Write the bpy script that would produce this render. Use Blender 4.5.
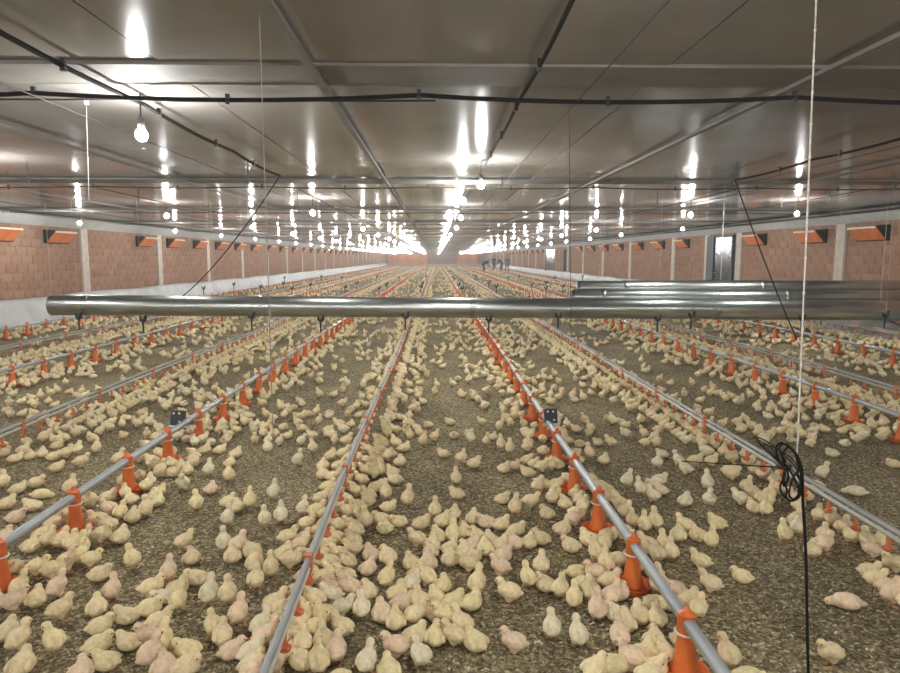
import bpy, bmesh, math, random
import numpy as np
from mathutils import Vector, Matrix, noise

random.seed(7)
rng = np.random.default_rng(11)
for o in list(bpy.data.objects):
    bpy.data.objects.remove(o)
scene = bpy.context.scene
C = scene.collection

# ------------------------------------------------------------------ camera
F = 660.0                      # focal length in pixels of a 900 x 673 frame
CX, CY = 450.0, 336.5
H = 1.55                       # camera height
PITCH = math.atan((CY - 257.5) / F)
YAW = -math.atan(14.0 / F)
cam_d = bpy.data.cameras.new('camera')
cam_d.sensor_fit = 'HORIZONTAL'
cam_d.sensor_width = 36.0
cam_d.lens = 36.0 * F / 900.0
cam_d.clip_start = 0.05
cam_d.clip_end = 400
cam = bpy.data.objects.new('camera', cam_d)
C.objects.link(cam)
cam.location = (0, 0, H)
cam.rotation_euler = (math.pi / 2 - PITCH, 0, YAW)
scene.camera = cam
CM = cam.rotation_euler.to_matrix()

def ray(px, py):
    return CM @ Vector(((px - CX) / F, (CY - py) / F, -1.0))

def at_z(px, py, z=0.0):
    d = ray(px, py); t = (z - H) / d.z
    return Vector((d.x * t, d.y * t, z))

def at_y(px, py, Y):
    d = ray(px, py); t = Y / d.y
    return Vector((d.x * t, Y, H + d.z * t))

def at_x(px, py, X):
    d = ray(px, py); t = X / d.x
    return Vector((X, d.y * t, H + d.z * t))

CMI = np.array(CM.transposed())
def project(P):
    q = (np.asarray(P, float) - np.array([0, 0, H])) @ CMI.T
    return np.stack([CX + F * q[..., 0] / -q[..., 2], CY - F * q[..., 1] / -q[..., 2]], -1), -q[..., 2]

# ------------------------------------------------------------------ world, exposure
w = bpy.data.worlds.new('world'); scene.world = w
w.use_nodes = True
w.node_tree.nodes['Background'].inputs[0].default_value = (0.5, 0.55, 0.6, 1)
w.node_tree.nodes['Background'].inputs[1].default_value = 0.02
scene.view_settings.view_transform = 'Standard'
scene.view_settings.look = 'None'
scene.view_settings.gamma = 1.0
scene.view_settings.use_curve_mapping = False
scene.view_settings.exposure = -0.12
BULB_POWER = 1650.0             # emission strength of every lamp in the house

# ------------------------------------------------------------------ dimensions
XL, XR = -9.6, 9.4             # side walls
YB, YE = -8.0, 128.0           # back and far end wall
ZC = 2.58                      # ceiling
FEED = [-8.2, -5.1, -2.02, 0.925, 3.92, 6.5]
DRINK = [-6.2, -3.22, -0.54, 2.15, 4.52, 8.0]
ZF, ZD = 0.22, 0.275            # pipe heights

# ------------------------------------------------------------------ materials
def mat(name, col, rough=0.7, metal=0.0, emit=None, estr=0.0, spec=0.5):
    m = bpy.data.materials.new(name); m.use_nodes = True
    b = m.node_tree.nodes['Principled BSDF']
    b.inputs['Base Color'].default_value = (*col, 1)
    b.inputs['Roughness'].default_value = rough
    b.inputs['Metallic'].default_value = metal
    b.inputs['Specular IOR Level'].default_value = spec
    if emit:
        b.inputs['Emission Color'].default_value = (*emit, 1)
        b.inputs['Emission Strength'].default_value = estr
    return m

def nodes(m):
    nt = m.node_tree
    return nt, nt.nodes, nt.links, nt.nodes['Principled BSDF']

def noise_color(m, cols, scale, detail=4.0, coord='Object', lo=0.3, hi=0.7, bump=0.0, bscale=None, stretch=(1, 1, 1), rnd=0.0, bdist=0.01):
    nt, N, L, b = nodes(m)
    tc = N.new('ShaderNodeTexCoord'); mp = N.new('ShaderNodeMapping')
    mp.inputs['Scale'].default_value = stretch
    L.new(tc.outputs[coord], mp.inputs[0])
    nz = N.new('ShaderNodeTexNoise'); nz.inputs['Scale'].default_value = scale; nz.inputs['Detail'].default_value = detail
    L.new(mp.outputs[0], nz.inputs['Vector'])
    cr = N.new('ShaderNodeValToRGB')
    cr.color_ramp.elements[0].position = lo; cr.color_ramp.elements[1].position = hi
    cr.color_ramp.elements[0].color = (*cols[0], 1); cr.color_ramp.elements[1].color = (*cols[-1], 1)
    for i, c in enumerate(cols[1:-1]):
        e = cr.color_ramp.elements.new(lo + (hi - lo) * (i + 1) / (len(cols) - 1)); e.color = (*c, 1)
    L.new(nz.outputs['Fac'], cr.inputs[0])
    out = cr.outputs[0]
    if rnd > 0:
        oi = N.new('ShaderNodeObjectInfo'); mr = N.new('ShaderNodeMapRange')
        mr.inputs['To Min'].default_value = 1 - rnd; mr.inputs['To Max'].default_value = 1 + rnd
        L.new(oi.outputs['Random'], mr.inputs['Value'])
        mx = N.new('ShaderNodeVectorMath'); mx.operation = 'SCALE'
        L.new(out, mx.inputs[0]); L.new(mr.outputs[0], mx.inputs['Scale']); out = mx.outputs[0]
    L.new(out, b.inputs['Base Color'])
    if bump > 0:
        n2 = N.new('ShaderNodeTexNoise'); n2.inputs['Scale'].default_value = bscale or scale * 3; n2.inputs['Detail'].default_value = 3
        L.new(mp.outputs[0], n2.inputs['Vector'])
        bp = N.new('ShaderNodeBump'); bp.inputs['Strength'].default_value = bump; bp.inputs['Distance'].default_value = bdist
        L.new(n2.outputs['Fac'], bp.inputs['Height']); L.new(bp.outputs[0], b.inputs['Normal'])
    return m

M = {}
# litter: chopped straw and wood shavings
m = mat('litter', (0.2, 0.16, 0.1), 0.95, spec=0.15); M['litter'] = m
nt, N, L, b = nodes(m)
tc = N.new('ShaderNodeTexCoord')
big = N.new('ShaderNodeTexNoise'); big.inputs['Scale'].default_value = 1.3; big.inputs['Detail'].default_value = 5
L.new(tc.outputs['Object'], big.inputs['Vector'])
vo = N.new('ShaderNodeTexVoronoi'); vo.inputs['Scale'].default_value = 75; vo.inputs['Randomness'].default_value = 1
L.new(tc.outputs['Object'], vo.inputs['Vector'])
cr = N.new('ShaderNodeValToRGB')
E = cr.color_ramp.elements
E[0].position = 0.0; E[0].color = (0.125, 0.10, 0.058, 1)
E[1].position = 1.0; E[1].color = (0.66, 0.58, 0.42, 1)
e = E.new(0.45); e.color = (0.25, 0.205, 0.125, 1)
e = E.new(0.8); e.color = (0.40, 0.335, 0.215, 1)
sp = N.new('ShaderNodeSeparateColor'); L.new(vo.outputs['Color'], sp.inputs[0])
L.new(sp.outputs[0], cr.inputs[0])
cr2 = N.new('ShaderNodeValToRGB')
cr2.color_ramp.elements[0].position = 0.35; cr2.color_ramp.elements[0].color = (0.70, 0.68, 0.62, 1)
cr2.color_ramp.elements[1].position = 0.7; cr2.color_ramp.elements[1].color = (1.1, 1.07, 0.95, 1)
L.new(big.outputs['Fac'], cr2.inputs[0])
mx = N.new('ShaderNodeMix'); mx.data_type = 'RGBA'; mx.blend_type = 'MULTIPLY'; mx.inputs[0].default_value = 1
L.new(cr.outputs[0], mx.inputs[6]); L.new(cr2.outputs[0], mx.inputs[7])
L.new(mx.outputs[2], b.inputs['Base Color'])
bp = N.new('ShaderNodeBump'); bp.inputs['Strength'].default_value = 0.9; bp.inputs['Distance'].default_value = 0.012
L.new(sp.outputs[1], bp.inputs['Height']); L.new(bp.outputs[0], b.inputs['Normal'])

M['flake'] = noise_color(mat('straw_flake', (0.4, 0.33, 0.2), 0.9, spec=0.2), [(0.12, 0.092, 0.052), (0.33, 0.265, 0.16), (0.78, 0.69, 0.49)], 40, 2, lo=0.36, hi=0.66)
M['ceil'] = noise_color(mat('ceiling_sheet', (0.3, 0.28, 0.25), 0.125, spec=0.5), [(0.20, 0.188, 0.174), (0.255, 0.24, 0.222)], 1.5, 5, bump=0.05, bscale=55, rnd=0.06, bdist=0.004)
M['ceil'].node_tree.nodes['Principled BSDF'].inputs['IOR'].default_value = 1.22
M['ceil_back'] = mat('ceiling_deck', (0.22, 0.2, 0.18), 0.7)
M['strip'] = noise_color(mat('joint_strip', (0.2, 0.19, 0.17), 0.7, spec=0.1), [(0.19, 0.178, 0.163), (0.235, 0.22, 0.202)], 3, 3)
M['mortar'] = noise_color(mat('mortar', (0.42, 0.30, 0.25), 0.95), [(0.28, 0.18, 0.13), (0.335, 0.22, 0.165)], 5, 4)
for i, c in enumerate([(0.315, 0.185, 0.125), (0.30, 0.172, 0.115), (0.34, 0.205, 0.14), (0.325, 0.198, 0.14)]):
    M['brick%d' % i] = noise_color(mat('clay_brick', c, 0.95, spec=0.1), [tuple(x * 0.88 for x in c), tuple(x * 1.1 for x in c)], 9, 4, bump=0.3, bscale=60, rnd=0.06)
# far masonry: bricks too small to tell apart
m = mat('far_masonry', (0.4, 0.2, 0.14), 0.95, spec=0.1); M['masonry'] = m
nt, N, L, b = nodes(m)
tc = N.new('ShaderNodeTexCoord'); mp = N.new('ShaderNodeMapping'); mp.inputs['Rotation'].default_value = (math.pi / 2, 0, math.pi / 2)
cmb = N.new('ShaderNodeCombineXYZ'); sx = N.new('ShaderNodeSeparateXYZ')
L.new(tc.outputs['Object'], sx.inputs[0])
L.new(sx.outputs['Y'], cmb.inputs['X']); L.new(sx.outputs['Z'], cmb.inputs['Y'])
bk = N.new('ShaderNodeTexBrick'); bk.inputs['Scale'].default_value = 1
bk.inputs['Brick Width'].default_value = 0.4; bk.inputs['Row Height'].default_value = 0.2; bk.inputs['Mortar Size'].default_value = 0.012
bk.inputs['Color1'].default_value = (0.30, 0.175, 0.12, 1); bk.inputs['Color2'].default_value = (0.335, 0.20, 0.138, 1); bk.inputs['Mortar'].default_value = (0.32, 0.215, 0.16, 1)
L.new(cmb.outputs[0], bk.inputs['Vector']); L.new(bk.outputs['Color'], b.inputs['Base Color'])
M['pilaster'] = noise_color(mat('concrete_pilaster', (0.6, 0.53, 0.46), 0.9), [(0.47, 0.40, 0.34), (0.60, 0.53, 0.46)], 6, 4)
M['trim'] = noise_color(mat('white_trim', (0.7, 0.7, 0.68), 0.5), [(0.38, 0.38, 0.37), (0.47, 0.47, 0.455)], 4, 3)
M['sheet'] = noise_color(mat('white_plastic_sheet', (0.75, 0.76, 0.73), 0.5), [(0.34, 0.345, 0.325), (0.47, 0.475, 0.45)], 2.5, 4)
M['orange_end'] = noise_color(mat('orange_end_panel', (0.7, 0.25, 0.08), 0.8), [(0.62, 0.22, 0.08), (0.75, 0.32, 0.13)], 2, 3)
M['door'] = noise_color(mat('dark_blue_door', (0.03, 0.036, 0.046), 0.16, spec=0.3), [(0.02, 0.025, 0.034), (0.036, 0.045, 0.06)], 2, 3)
M['jamb'] = noise_color(mat('grey_steel_jamb', (0.08, 0.085, 0.09), 0.6, spec=0.2), [(0.06, 0.065, 0.07), (0.09, 0.095, 0.10)], 3, 3)
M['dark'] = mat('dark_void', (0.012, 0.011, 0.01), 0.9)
M['flap'] = noise_color(mat('orange_flap', (0.62, 0.17, 0.05), 0.55), [(0.55, 0.14, 0.035), (0.68, 0.20, 0.06)], 5, 3, rnd=0.1)
M['flap_edge'] = mat('pale_flap_edge', (0.75, 0.66, 0.52), 0.6)
# galvanised steel
m = mat('galvanised_steel', (0.55, 0.58, 0.58), 0.31, 1.0); M['galv'] = m
noise_color(m, [(0.42, 0.455, 0.45), (0.60, 0.645, 0.63)], 3.5, 5, stretch=(0.5, 3, 3), bump=0.06, bscale=7)
M['galv_dark'] = noise_color(mat('galvanised_seam', (0.4, 0.43, 0.43), 0.35, 1.0), [(0.33, 0.36, 0.36), (0.46, 0.49, 0.48)], 9, 3)
M['pipe'] = noise_color(mat('grey_feed_pipe', (0.45, 0.47, 0.48), 0.42, 0.35), [(0.31, 0.33, 0.34), (0.43, 0.45, 0.46)], 5, 4, stretch=(4, 0.6, 4))
M['alu'] = noise_color(mat('aluminium_tube', (0.4, 0.4, 0.39), 0.55, 0.25), [(0.27, 0.27, 0.255), (0.40, 0.40, 0.385)], 5, 4, stretch=(4, 0.6, 4))
M['pvc'] = noise_color(mat('white_pvc', (0.62, 0.62, 0.56), 0.5), [(0.38, 0.37, 0.32), (0.50, 0.49, 0.43)], 4, 3)
M['orange'] = noise_color(mat('orange_plastic', (0.80, 0.14, 0.02), 0.42), [(0.62, 0.12, 0.02), (0.76, 0.18, 0.036)], 9, 3, rnd=0.08)
M['orange2'] = noise_color(mat('orange_cup_plastic', (0.75, 0.16, 0.04), 0.5), [(0.55, 0.13, 0.045), (0.66, 0.20, 0.075)], 9, 3, rnd=0.08)
M['black'] = mat('black_plastic', (0.014, 0.016, 0.018), 0.45)
M['cable'] = mat('black_cable', (0.016, 0.015, 0.014), 0.95, spec=0.08)
M['brown_cable'] = mat('dusty_cable', (0.055, 0.047, 0.04), 0.95, spec=0.08)
M['rope'] = noise_color(mat('pale_rope', (0.62, 0.58, 0.5), 0.9), [(0.38, 0.355, 0.30), (0.58, 0.545, 0.47)], 60, 2)
M['rope_dim'] = mat('grey_string', (0.30, 0.285, 0.25), 0.95, spec=0.1)
M['wire'] = mat('steel_wire', (0.07, 0.065, 0.06), 0.95, 0.0, spec=0.05)
M['white_plastic'] = mat('white_plastic', (0.7, 0.7, 0.67), 0.4)
M['socket'] = mat('lamp_socket', (0.10, 0.09, 0.085), 0.5)
M['bulb'] = mat('glowing_bulb', (1, 1, 1), 0.3, emit=(0.985, 0.985, 0.965), estr=BULB_POWER)
def fluff(name, c):
    m = mat(name, c, 1.0, spec=0.05)
    noise_color(m, [tuple(x * 0.82 for x in c), c, tuple(min(1, x * 1.12) for x in c)], 42, 4, lo=0.30, hi=0.66, bump=0.55, bscale=190, rnd=0.07, bdist=0.004)
    b = m.node_tree.nodes['Principled BSDF']
    b.inputs['Sheen Weight'].default_value = 0.15; b.inputs['Sheen Roughness'].default_value = 0.6
    b.inputs['Sheen Tint'].default_value = (1.0, 0.93, 0.7, 1)
    return m
TINT = {'c': 'cream', 'y': 'pale yellow', 'p': 'pinkish', 'w': 'whitish'}
M['fc'] = fluff('cream_down', (0.84, 0.69, 0.42))
M['fy'] = fluff('yellow_down', (0.87, 0.735, 0.42))
M['fp'] = fluff('pink_down', (0.85, 0.65, 0.45))
M['fw'] = fluff('white_down', (0.86, 0.76, 0.52))
M['beak'] = mat('beak_horn', (0.60, 0.32, 0.16), 0.5)
M['shank'] = mat('shank_skin', (0.62, 0.33, 0.17), 0.6)
M['eye'] = mat('black_eye', (0.01, 0.008, 0.006), 0.2)
M['skin'] = mat('skin', (0.45, 0.25, 0.17), 0.6)
M['cloth_dark'] = noise_color(mat('dark_overalls', (0.025, 0.028, 0.035), 0.9), [(0.018, 0.02, 0.027), (0.04, 0.042, 0.05)], 12, 3)
M['cloth_grey'] = noise_color(mat('grey_overalls', (0.09, 0.085, 0.085), 0.9), [(0.07, 0.066, 0.066), (0.12, 0.11, 0.11)], 12, 3)
M['hair'] = mat('dark_hair', (0.012, 0.009, 0.007), 0.7)

# ------------------------------------------------------------------ mesh helpers
class MB:
    def __init__(s):
        s.v = []; s.f = []; s.mi = []; s.m = 0
    def add(s, vs, fs):
        o = len(s.v); s.v += [tuple(p) for p in vs]
        s.f += [tuple(i + o for i in f) for f in fs]; s.mi += [s.m] * len(fs)
        return s
    def box(s, x0, x1, y0, y1, z0, z1):
        return s.add([(x0, y0, z0), (x1, y0, z0), (x1, y1, z0), (x0, y1, z0), (x0, y0, z1), (x1, y0, z1), (x1, y1, z1), (x0, y1, z1)],
                     [(0, 3, 2, 1), (4, 5, 6, 7), (0, 1, 5, 4), (1, 2, 6, 5), (2, 3, 7, 6), (3, 0, 4, 7)])
    def tube(s, pts, r, n=8, closed=False):
        pts = [Vector(p) for p in pts]; k = len(pts)
        rs = r if isinstance(r, (list, tuple)) else [r] * k
        vs = []; fs = []
        up = None
        for i, p in enumerate(pts):
            a = pts[(i - 1) % k] if (i > 0 or closed) else p
            c = pts[(i + 1) % k] if (i < k - 1 or closed) else p
            t = (c - a).normalized()
            if up is None:
                up = Vector((0, 0, 1)) if abs(t.z) < 0.9 else Vector((1, 0, 0))
            u = t.cross(up).normalized(); v = u.cross(t).normalized(); up = v
            for j in range(n):
                q = 2 * math.pi * j / n
                vs.append(p + (u * math.cos(q) + v * math.sin(q)) * rs[i])
        for i in range(k if closed else k - 1):
            for j in range(n):
                a = i * n + j; b_ = i * n + (j + 1) % n; i2 = (i + 1) % k
                fs.append((a, b_, i2 * n + (j + 1) % n, i2 * n + j))
        if not closed:
            fs.append(tuple(range(n))[::-1]); fs.append(tuple((k - 1) * n + j for j in range(n)))
        return s.add(vs, fs)
    def lathe(s, prof, n=16, c=(0, 0, 0)):
        vs = []; fs = []
        for (r, z) in prof:
            for j in range(n):
                q = 2 * math.pi * j / n
                vs.append((c[0] + r * math.cos(q), c[1] + r * math.sin(q), c[2] + z))
        for i in range(len(prof) - 1):
            for j in range(n):
                fs.append((i * n + j, i * n + (j + 1) % n, (i + 1) * n + (j + 1) % n, (i + 1) * n + j))
        fs.append(tuple(range(n))[::-1]); fs.append(tuple((len(prof) - 1) * n + j for j in range(n)))
        return s.add(vs, fs)
    def ball(s, c, r, n=10, k=6):
        r = r if isinstance(r, (list, tuple)) else (r, r, r)
        vs = []; fs = []
        for i in range(1, k):
            a = math.pi * i / k
            for j in range(n):
                q = 2 * math.pi * j / n
                vs.append((c[0] + r[0] * math.sin(a) * math.cos(q), c[1] + r[1] * math.sin(a) * math.sin(q), c[2] - r[2] * math.cos(a)))
        b0 = len(vs); vs += [(c[0], c[1], c[2] - r[2]), (c[0], c[1], c[2] + r[2])]
        for i in range(k - 2):
            for j in range(n):
                fs.append((i * n + j, i * n + (j + 1) % n, (i + 1) * n + (j + 1) % n, (i + 1) * n + j))
        for j in range(n):
            fs.append((b0, (j + 1) % n, j)); fs.append((b0 + 1, (k - 2) * n + j, (k - 2) * n + (j + 1) % n))
        return s.add(vs, fs)
    def mesh(s, name, mats, smooth=False):
        me = bpy.data.meshes.new(name); me.from_pydata(s.v, [], s.f)
        mats = mats if isinstance(mats, (list, tuple)) else [mats]
        for x in mats: me.materials.append(M[x] if isinstance(x, str) else x)
        if len(mats) > 1: me.polygons.foreach_set('material_index', s.mi)
        if smooth:
            me.polygons.foreach_set('use_smooth', [True] * len(me.polygons))
            try: me.set_sharp_from_angle(angle=math.radians(42))
            except Exception: pass
        me.update()
        return me

def put(name, me, parent=None, loc=(0, 0, 0), rot=(0, 0, 0), scale=1.0):
    o = bpy.data.objects.new(name, me); C.objects.link(o)
    o.location = loc; o.rotation_euler = rot
    if scale != 1.0: o.scale = (scale,) * 3
    if parent is not None: o.parent = parent
    return o

def tag(o, label=None, cat=None, group=None, kind=None):
    if label: o['label'] = label
    if cat: o['category'] = cat
    if group: o['group'] = group
    if kind: o['kind'] = kind
    return o

def thing(name, label, cat, loc=(0, 0, 0), group=None, kind=None, rot=(0, 0, 0)):
    o = bpy.data.objects.new(name, None); C.objects.link(o); o.empty_display_size = 0.1
    o.location = loc; o.rotation_euler = rot
    return tag(o, label, cat, group, kind)

ORD = ['first', 'second', 'third', 'fourth', 'fifth', 'sixth', 'seventh', 'eighth', 'ninth', 'tenth', 'eleventh', 'twelfth',
       'thirteenth', 'fourteenth', 'fifteenth', 'sixteenth', 'seventeenth', 'eighteenth', 'nineteenth', 'twentieth']
ORD += ['twenty-' + q for q in ORD[:9]] + ['thirtieth'] + ['thirty-' + q for q in ORD[:9]]

# ================================================================== SETTING
# floor
g = MB(); g.box(XL - 0.2, XR + 0.2, YB, YE, -0.1, 0.0)
floor = tag(put('floor', g.mesh('floor', 'litter')), 'brown litter floor of straw and wood shavings', 'floor', kind='structure')
# loose flakes in the foreground litter
nfl = 42000
fy = 1.3 + 6.2 * rng.random(nfl) ** 1.35
fx = (rng.random(nfl) - 0.5) * (1.7 + fy * 1.55)
ang = rng.random(nfl) * 2 * np.pi
ln = 0.004 + 0.008 * rng.random(nfl); wd = 0.0015 + 0.003 * rng.random(nfl)
d = np.stack([np.cos(ang), np.sin(ang)], -1); nrm = np.stack([-np.sin(ang), np.cos(ang)], -1)
z0 = 0.001 + 0.004 * rng.random(nfl); tl = (rng.random((nfl, 2)) - 0.5) * 0.009
V = np.zeros((nfl, 4, 3))
for k, (a, b_) in enumerate([(-1, -1), (1, -1), (1, 1), (-1, 1)]):
    V[:, k, 0] = fx + d[:, 0] * ln * a + nrm[:, 0] * wd * b_
    V[:, k, 1] = fy + d[:, 1] * ln * a + nrm[:, 1] * wd * b_
    V[:, k, 2] = z0 + 0.004 + tl[:, 0] * a + tl[:, 1] * b_ * 0.4
V[..., 2] = np.maximum(V[..., 2], 0.0005)

def np_mesh(name, V, T, mats, mi=None, smooth=False):
    """V (n,3), T (m,k) faces of one size k"""
    me = bpy.data.meshes.new(name); m_, k_ = T.shape
    me.vertices.add(len(V)); me.vertices.foreach_set('co', np.ascontiguousarray(V, np.float32).ravel())
    me.loops.add(m_ * k_); me.loops.foreach_set('vertex_index', np.ascontiguousarray(T, np.int32).ravel())
    me.polygons.add(m_); me.polygons.foreach_set('loop_start', np.arange(0, m_ * k_, k_, dtype=np.int32))
    for x in mats: me.materials.append(M[x])
    if mi is not None: me.polygons.foreach_set('material_index', np.ascontiguousarray(mi, np.int32))
    if smooth: me.polygons.foreach_set('use_smooth', np.ones(m_, bool))
    me.update(calc_edges=True)
    return me
fl = put('litter_flakes', np_mesh('litter_flakes', V.reshape(-1, 3), np.arange(nfl * 4).reshape(-1, 4), ['flake']))
tag(fl, 'loose chopped straw and shavings strewn over the litter floor', 'litter', kind='stuff')

# ceiling: deck + sheets + joint strips
g = MB(); g.box(XL - 0.2, XR + 0.2, YB, YE, ZC + 0.06, ZC + 0.16)
ceiling = tag(put('ceiling', g.mesh('ceiling', 'ceil_back')), 'grey glossy sheet ceiling over the whole hall', 'ceiling', kind='structure')
PW, PL = (XR - XL) / 7.0, 5.2
Y0 = 3.85 - 3 * PL
g = MB(); g.box(-PW / 2 + 0.006, PW / 2 - 0.006, -PL / 2 + 0.02, PL / 2 - 0.02, 0, 0.03)
pan_me = g.mesh('ceiling_sheet', 'ceil')
k = 0
while Y0 + k * PL < YE:
    yc = Y0 + (k + 0.5) * PL
    for i in range(7):
        xc = XL + (i + 0.5) * PW
        put('ceiling_sheet', pan_me, ceiling, (xc, yc, ZC + random.uniform(-0.004, 0.006)),
            (math.radians(random.gauss(0, 0.07)), math.radians(random.gauss(0, 0.05)), 0))
    k += 1
g = MB(); g.box(XL, XR, -0.2, 0.2, 0, 0.02); st_me = g.mesh('joint_strip', 'strip')
for j in range(k):
    put('joint_strip', st_me, ceiling, (0, Y0 + j * PL, ZC - 0.022), (math.radians(random.uniform(-1.2, 1.2)), 0, 0))
g = MB(); g.box(-0.022, 0.022, YB, YE, 0, 0.022); ls_me = g.mesh('joint_strip', 'strip')
for x in (-6.2, -3.3, -0.66, 2.1, 4.9):
    put('joint_strip', ls_me, ceiling, (x, 0, ZC - 0.046))

# walls
def side_wall(name, X, sgn, label, near, pil, far_to):
    """sgn: direction from the wall into the room along x"""
    g = MB(); g.box(min(X, X - sgn * 0.2), max(X, X - sgn * 0.2), YB, YE, -0.1, ZC + 0.1)
    me = g.mesh(name, ['mortar', 'masonry'])
    wl = tag(put(name, me), label, 'wall', kind='structure')
    # bricks: 0.39 x 0.19 faces, 18 mm proud of the mortar
    g = MB(); e = 0.006
    g.add([(0, -0.195, -0.095), (0, 0.195, -0.095), (0, 0.195, 0.095), (0, -0.195, 0.095),
           (sgn * 0.012, -0.195 + e, -0.095 + e), (sgn * 0.012, 0.195 - e, -0.095 + e), (sgn * 0.012, 0.195 - e, 0.095 - e), (sgn * 0.012, -0.195 + e, 0.095 - e)],
          [(0, 3, 2, 1), (4, 5, 6, 7), (0, 1, 5, 4), (1, 2, 6, 5), (2, 3, 7, 6), (3, 0, 4, 7)])
    bms = [g.mesh('brick', 'brick%d' % i) for i in range(4)]
    rows = [0.1 + 0.2 * i for i in range(12)]
    cnt = 0; rest = MB()
    for ci in range(int((far_to) / 0.4)):
        for ri, z in enumerate(rows):
            y = ci * 0.4 + (0.2 if ri % 2 else 0)
            if near <= y and z > 0.5 and cnt < 300:
                put('brick', random.choice(bms), wl, (X + sgn * random.uniform(-0.003, 0.003), y, z)); cnt += 1
            else:
                o = len(rest.v); rest.m = random.randrange(4)
                rest.add([(X + v[0] + 0, y + v[1], z + v[2]) for v in g.v], g.f)
    r = put('brick', rest.mesh('brick_rest', ['brick0', 'brick1', 'brick2', 'brick3']), wl); r['kind'] = 'stuff'
    # beyond: a skin of masonry whose bricks are too far to tell apart
    g2 = MB(); g2.box(min(X, X + sgn * 0.016), max(X, X + sgn * 0.016), far_to - 0.2, YE, 0, ZC)
    put('masonry', g2.mesh('masonry', 'masonry'), wl)
    g2 = MB(); g2.box(min(X, X + sgn * 0.07), max(X, X + sgn * 0.07), -0.17, 0.17, 0, ZC); pm = g2.mesh('pilaster', 'pilaster')
    for y in pil: put('pilaster', pm, wl, (0, y, 0))
    return wl
pil_l = [18.3 + 4.9 * i for i in range(-3, 21)]
pil_r = [5.0, 10.2, 15.2, 20.35, 22.75, 26.0, 31.8, 37.0] + [42.0 + 5 * i for i in range(16)]
side_wall('wall_left', XL, 1, 'left side wall of reddish clay blocks with pale pilasters', 13.8, pil_l, 70)
side_wall('wall_right', XR, -1, 'right side wall of reddish clay blocks with pale pilasters', 12.6, pil_r, 70)
g = MB(); g.box(XL - 0.2, XR + 0.2, YB - 0.2, YB, -0.1, ZC + 0.1)
tag(put('wall_back', g.mesh('wall_back', 'masonry')), 'block wall closing the hall behind the camera', 'wall', kind='structure')
g = MB(); g.box(XL - 0.2, XR + 0.2, YE, YE + 0.2, -0.1, ZC + 0.1)
we = tag(put('wall_end', g.mesh('wall_end', 'masonry')), 'far end wall of the long hall', 'wall', kind='structure')
g = MB(); g.box(-0.95, 0.95, -0.05, 0, 0, 1.9); pm = g.mesh('panel', 'orange_end')
for x in (-8.4, -6.4, -4.4, -2.6, 5.0, 7.0): put('panel', pm, we, (x, YE, 0.35))
g = MB(); g.box(XL, XR, YE - 0.3, YE - 0.12, 0, 0.35); put('kerb', g.mesh('kerb', 'pilaster'), we)

# white band under the ceiling along both walls
for n_, X, s_ in ((1, XL, 1), (2, XR, -1)):
    g = MB(); a, b_ = X + s_ * 0.02, X + s_ * 0.30
    prof = [(X + s_ * 0.072, ZC - 0.27), (X + s_ * 0.09, ZC - 0.27), (X + s_ * 0.30, ZC - 0.03), (X + s_ * 0.072, ZC - 0.03)]
    vs = []
    for y in (YB, YE): vs += [(p[0], y, p[1]) for p in prof]
    fs = [(0, 1, 2, 3), (7, 6, 5, 4)] + [(i, 4 + i, 4 + (i + 1) % 4, (i + 1) % 4) for i in range(4)]
    g.add(vs, fs)
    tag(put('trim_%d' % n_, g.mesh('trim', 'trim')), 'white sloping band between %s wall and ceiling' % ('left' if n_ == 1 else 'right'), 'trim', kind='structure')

# white plastic skirts along the foot of the walls
def skirt(name, X, sgn, y0, y1, top, foot, label):
    ny = int((y1 - y0) / 0.35); nk = 7
    Vv = []; Ff = []
    for i in range(ny + 1):
        y = y0 + (y1 - y0) * i / ny
        tp = top(y); ft = foot(y)
        for j in range(nk + 1):
            t = j / nk
            z = tp * (1 - t) ** 1.25 + 0.012 * (j == nk) * 0 + 0.006
            off = 0.085 + ft * t ** 1.6
            wv = 0.02 * math.sin(y * 1.9 + j * 0.8) + 0.015 * math.sin(y * 4.3 + j)
            off += wv * math.sin(math.pi * min(1, t + 0.15)) + 0.02
            Vv.append((X + sgn * off, y, max(0.004, z + 0.02 * math.sin(y * 1.1) * (1 - t))))
    for i in range(ny):
        for j in range(nk):
            a = i * (nk + 1) + j
            Ff.append((a, a + 1, a + nk + 2, a + nk + 1))
    g = MB(); g.add(Vv, Ff)
    me = g.mesh(name, 'sheet', True)
    o = put(name, me); md = o.modifiers.new('thickness', 'SOLIDIFY'); md.thickness = 0.004
    return tag(o, label, 'plastic sheet')
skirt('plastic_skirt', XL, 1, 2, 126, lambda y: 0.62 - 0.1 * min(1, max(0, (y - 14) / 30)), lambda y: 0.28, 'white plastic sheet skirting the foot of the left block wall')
def rt(y):
    return 0.52 * min(1, max(0.06, (y - 12.2) / 2.6)) if y < 15 else 0.52
skirt('plastic_skirt', XR, -1, 9, 126, rt, lambda y: 1.15 if y < 15 else max(0.3, 1.15 - (y - 15) * 0.12), 'white plastic sheet sagging from the foot of the right block wall')

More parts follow.
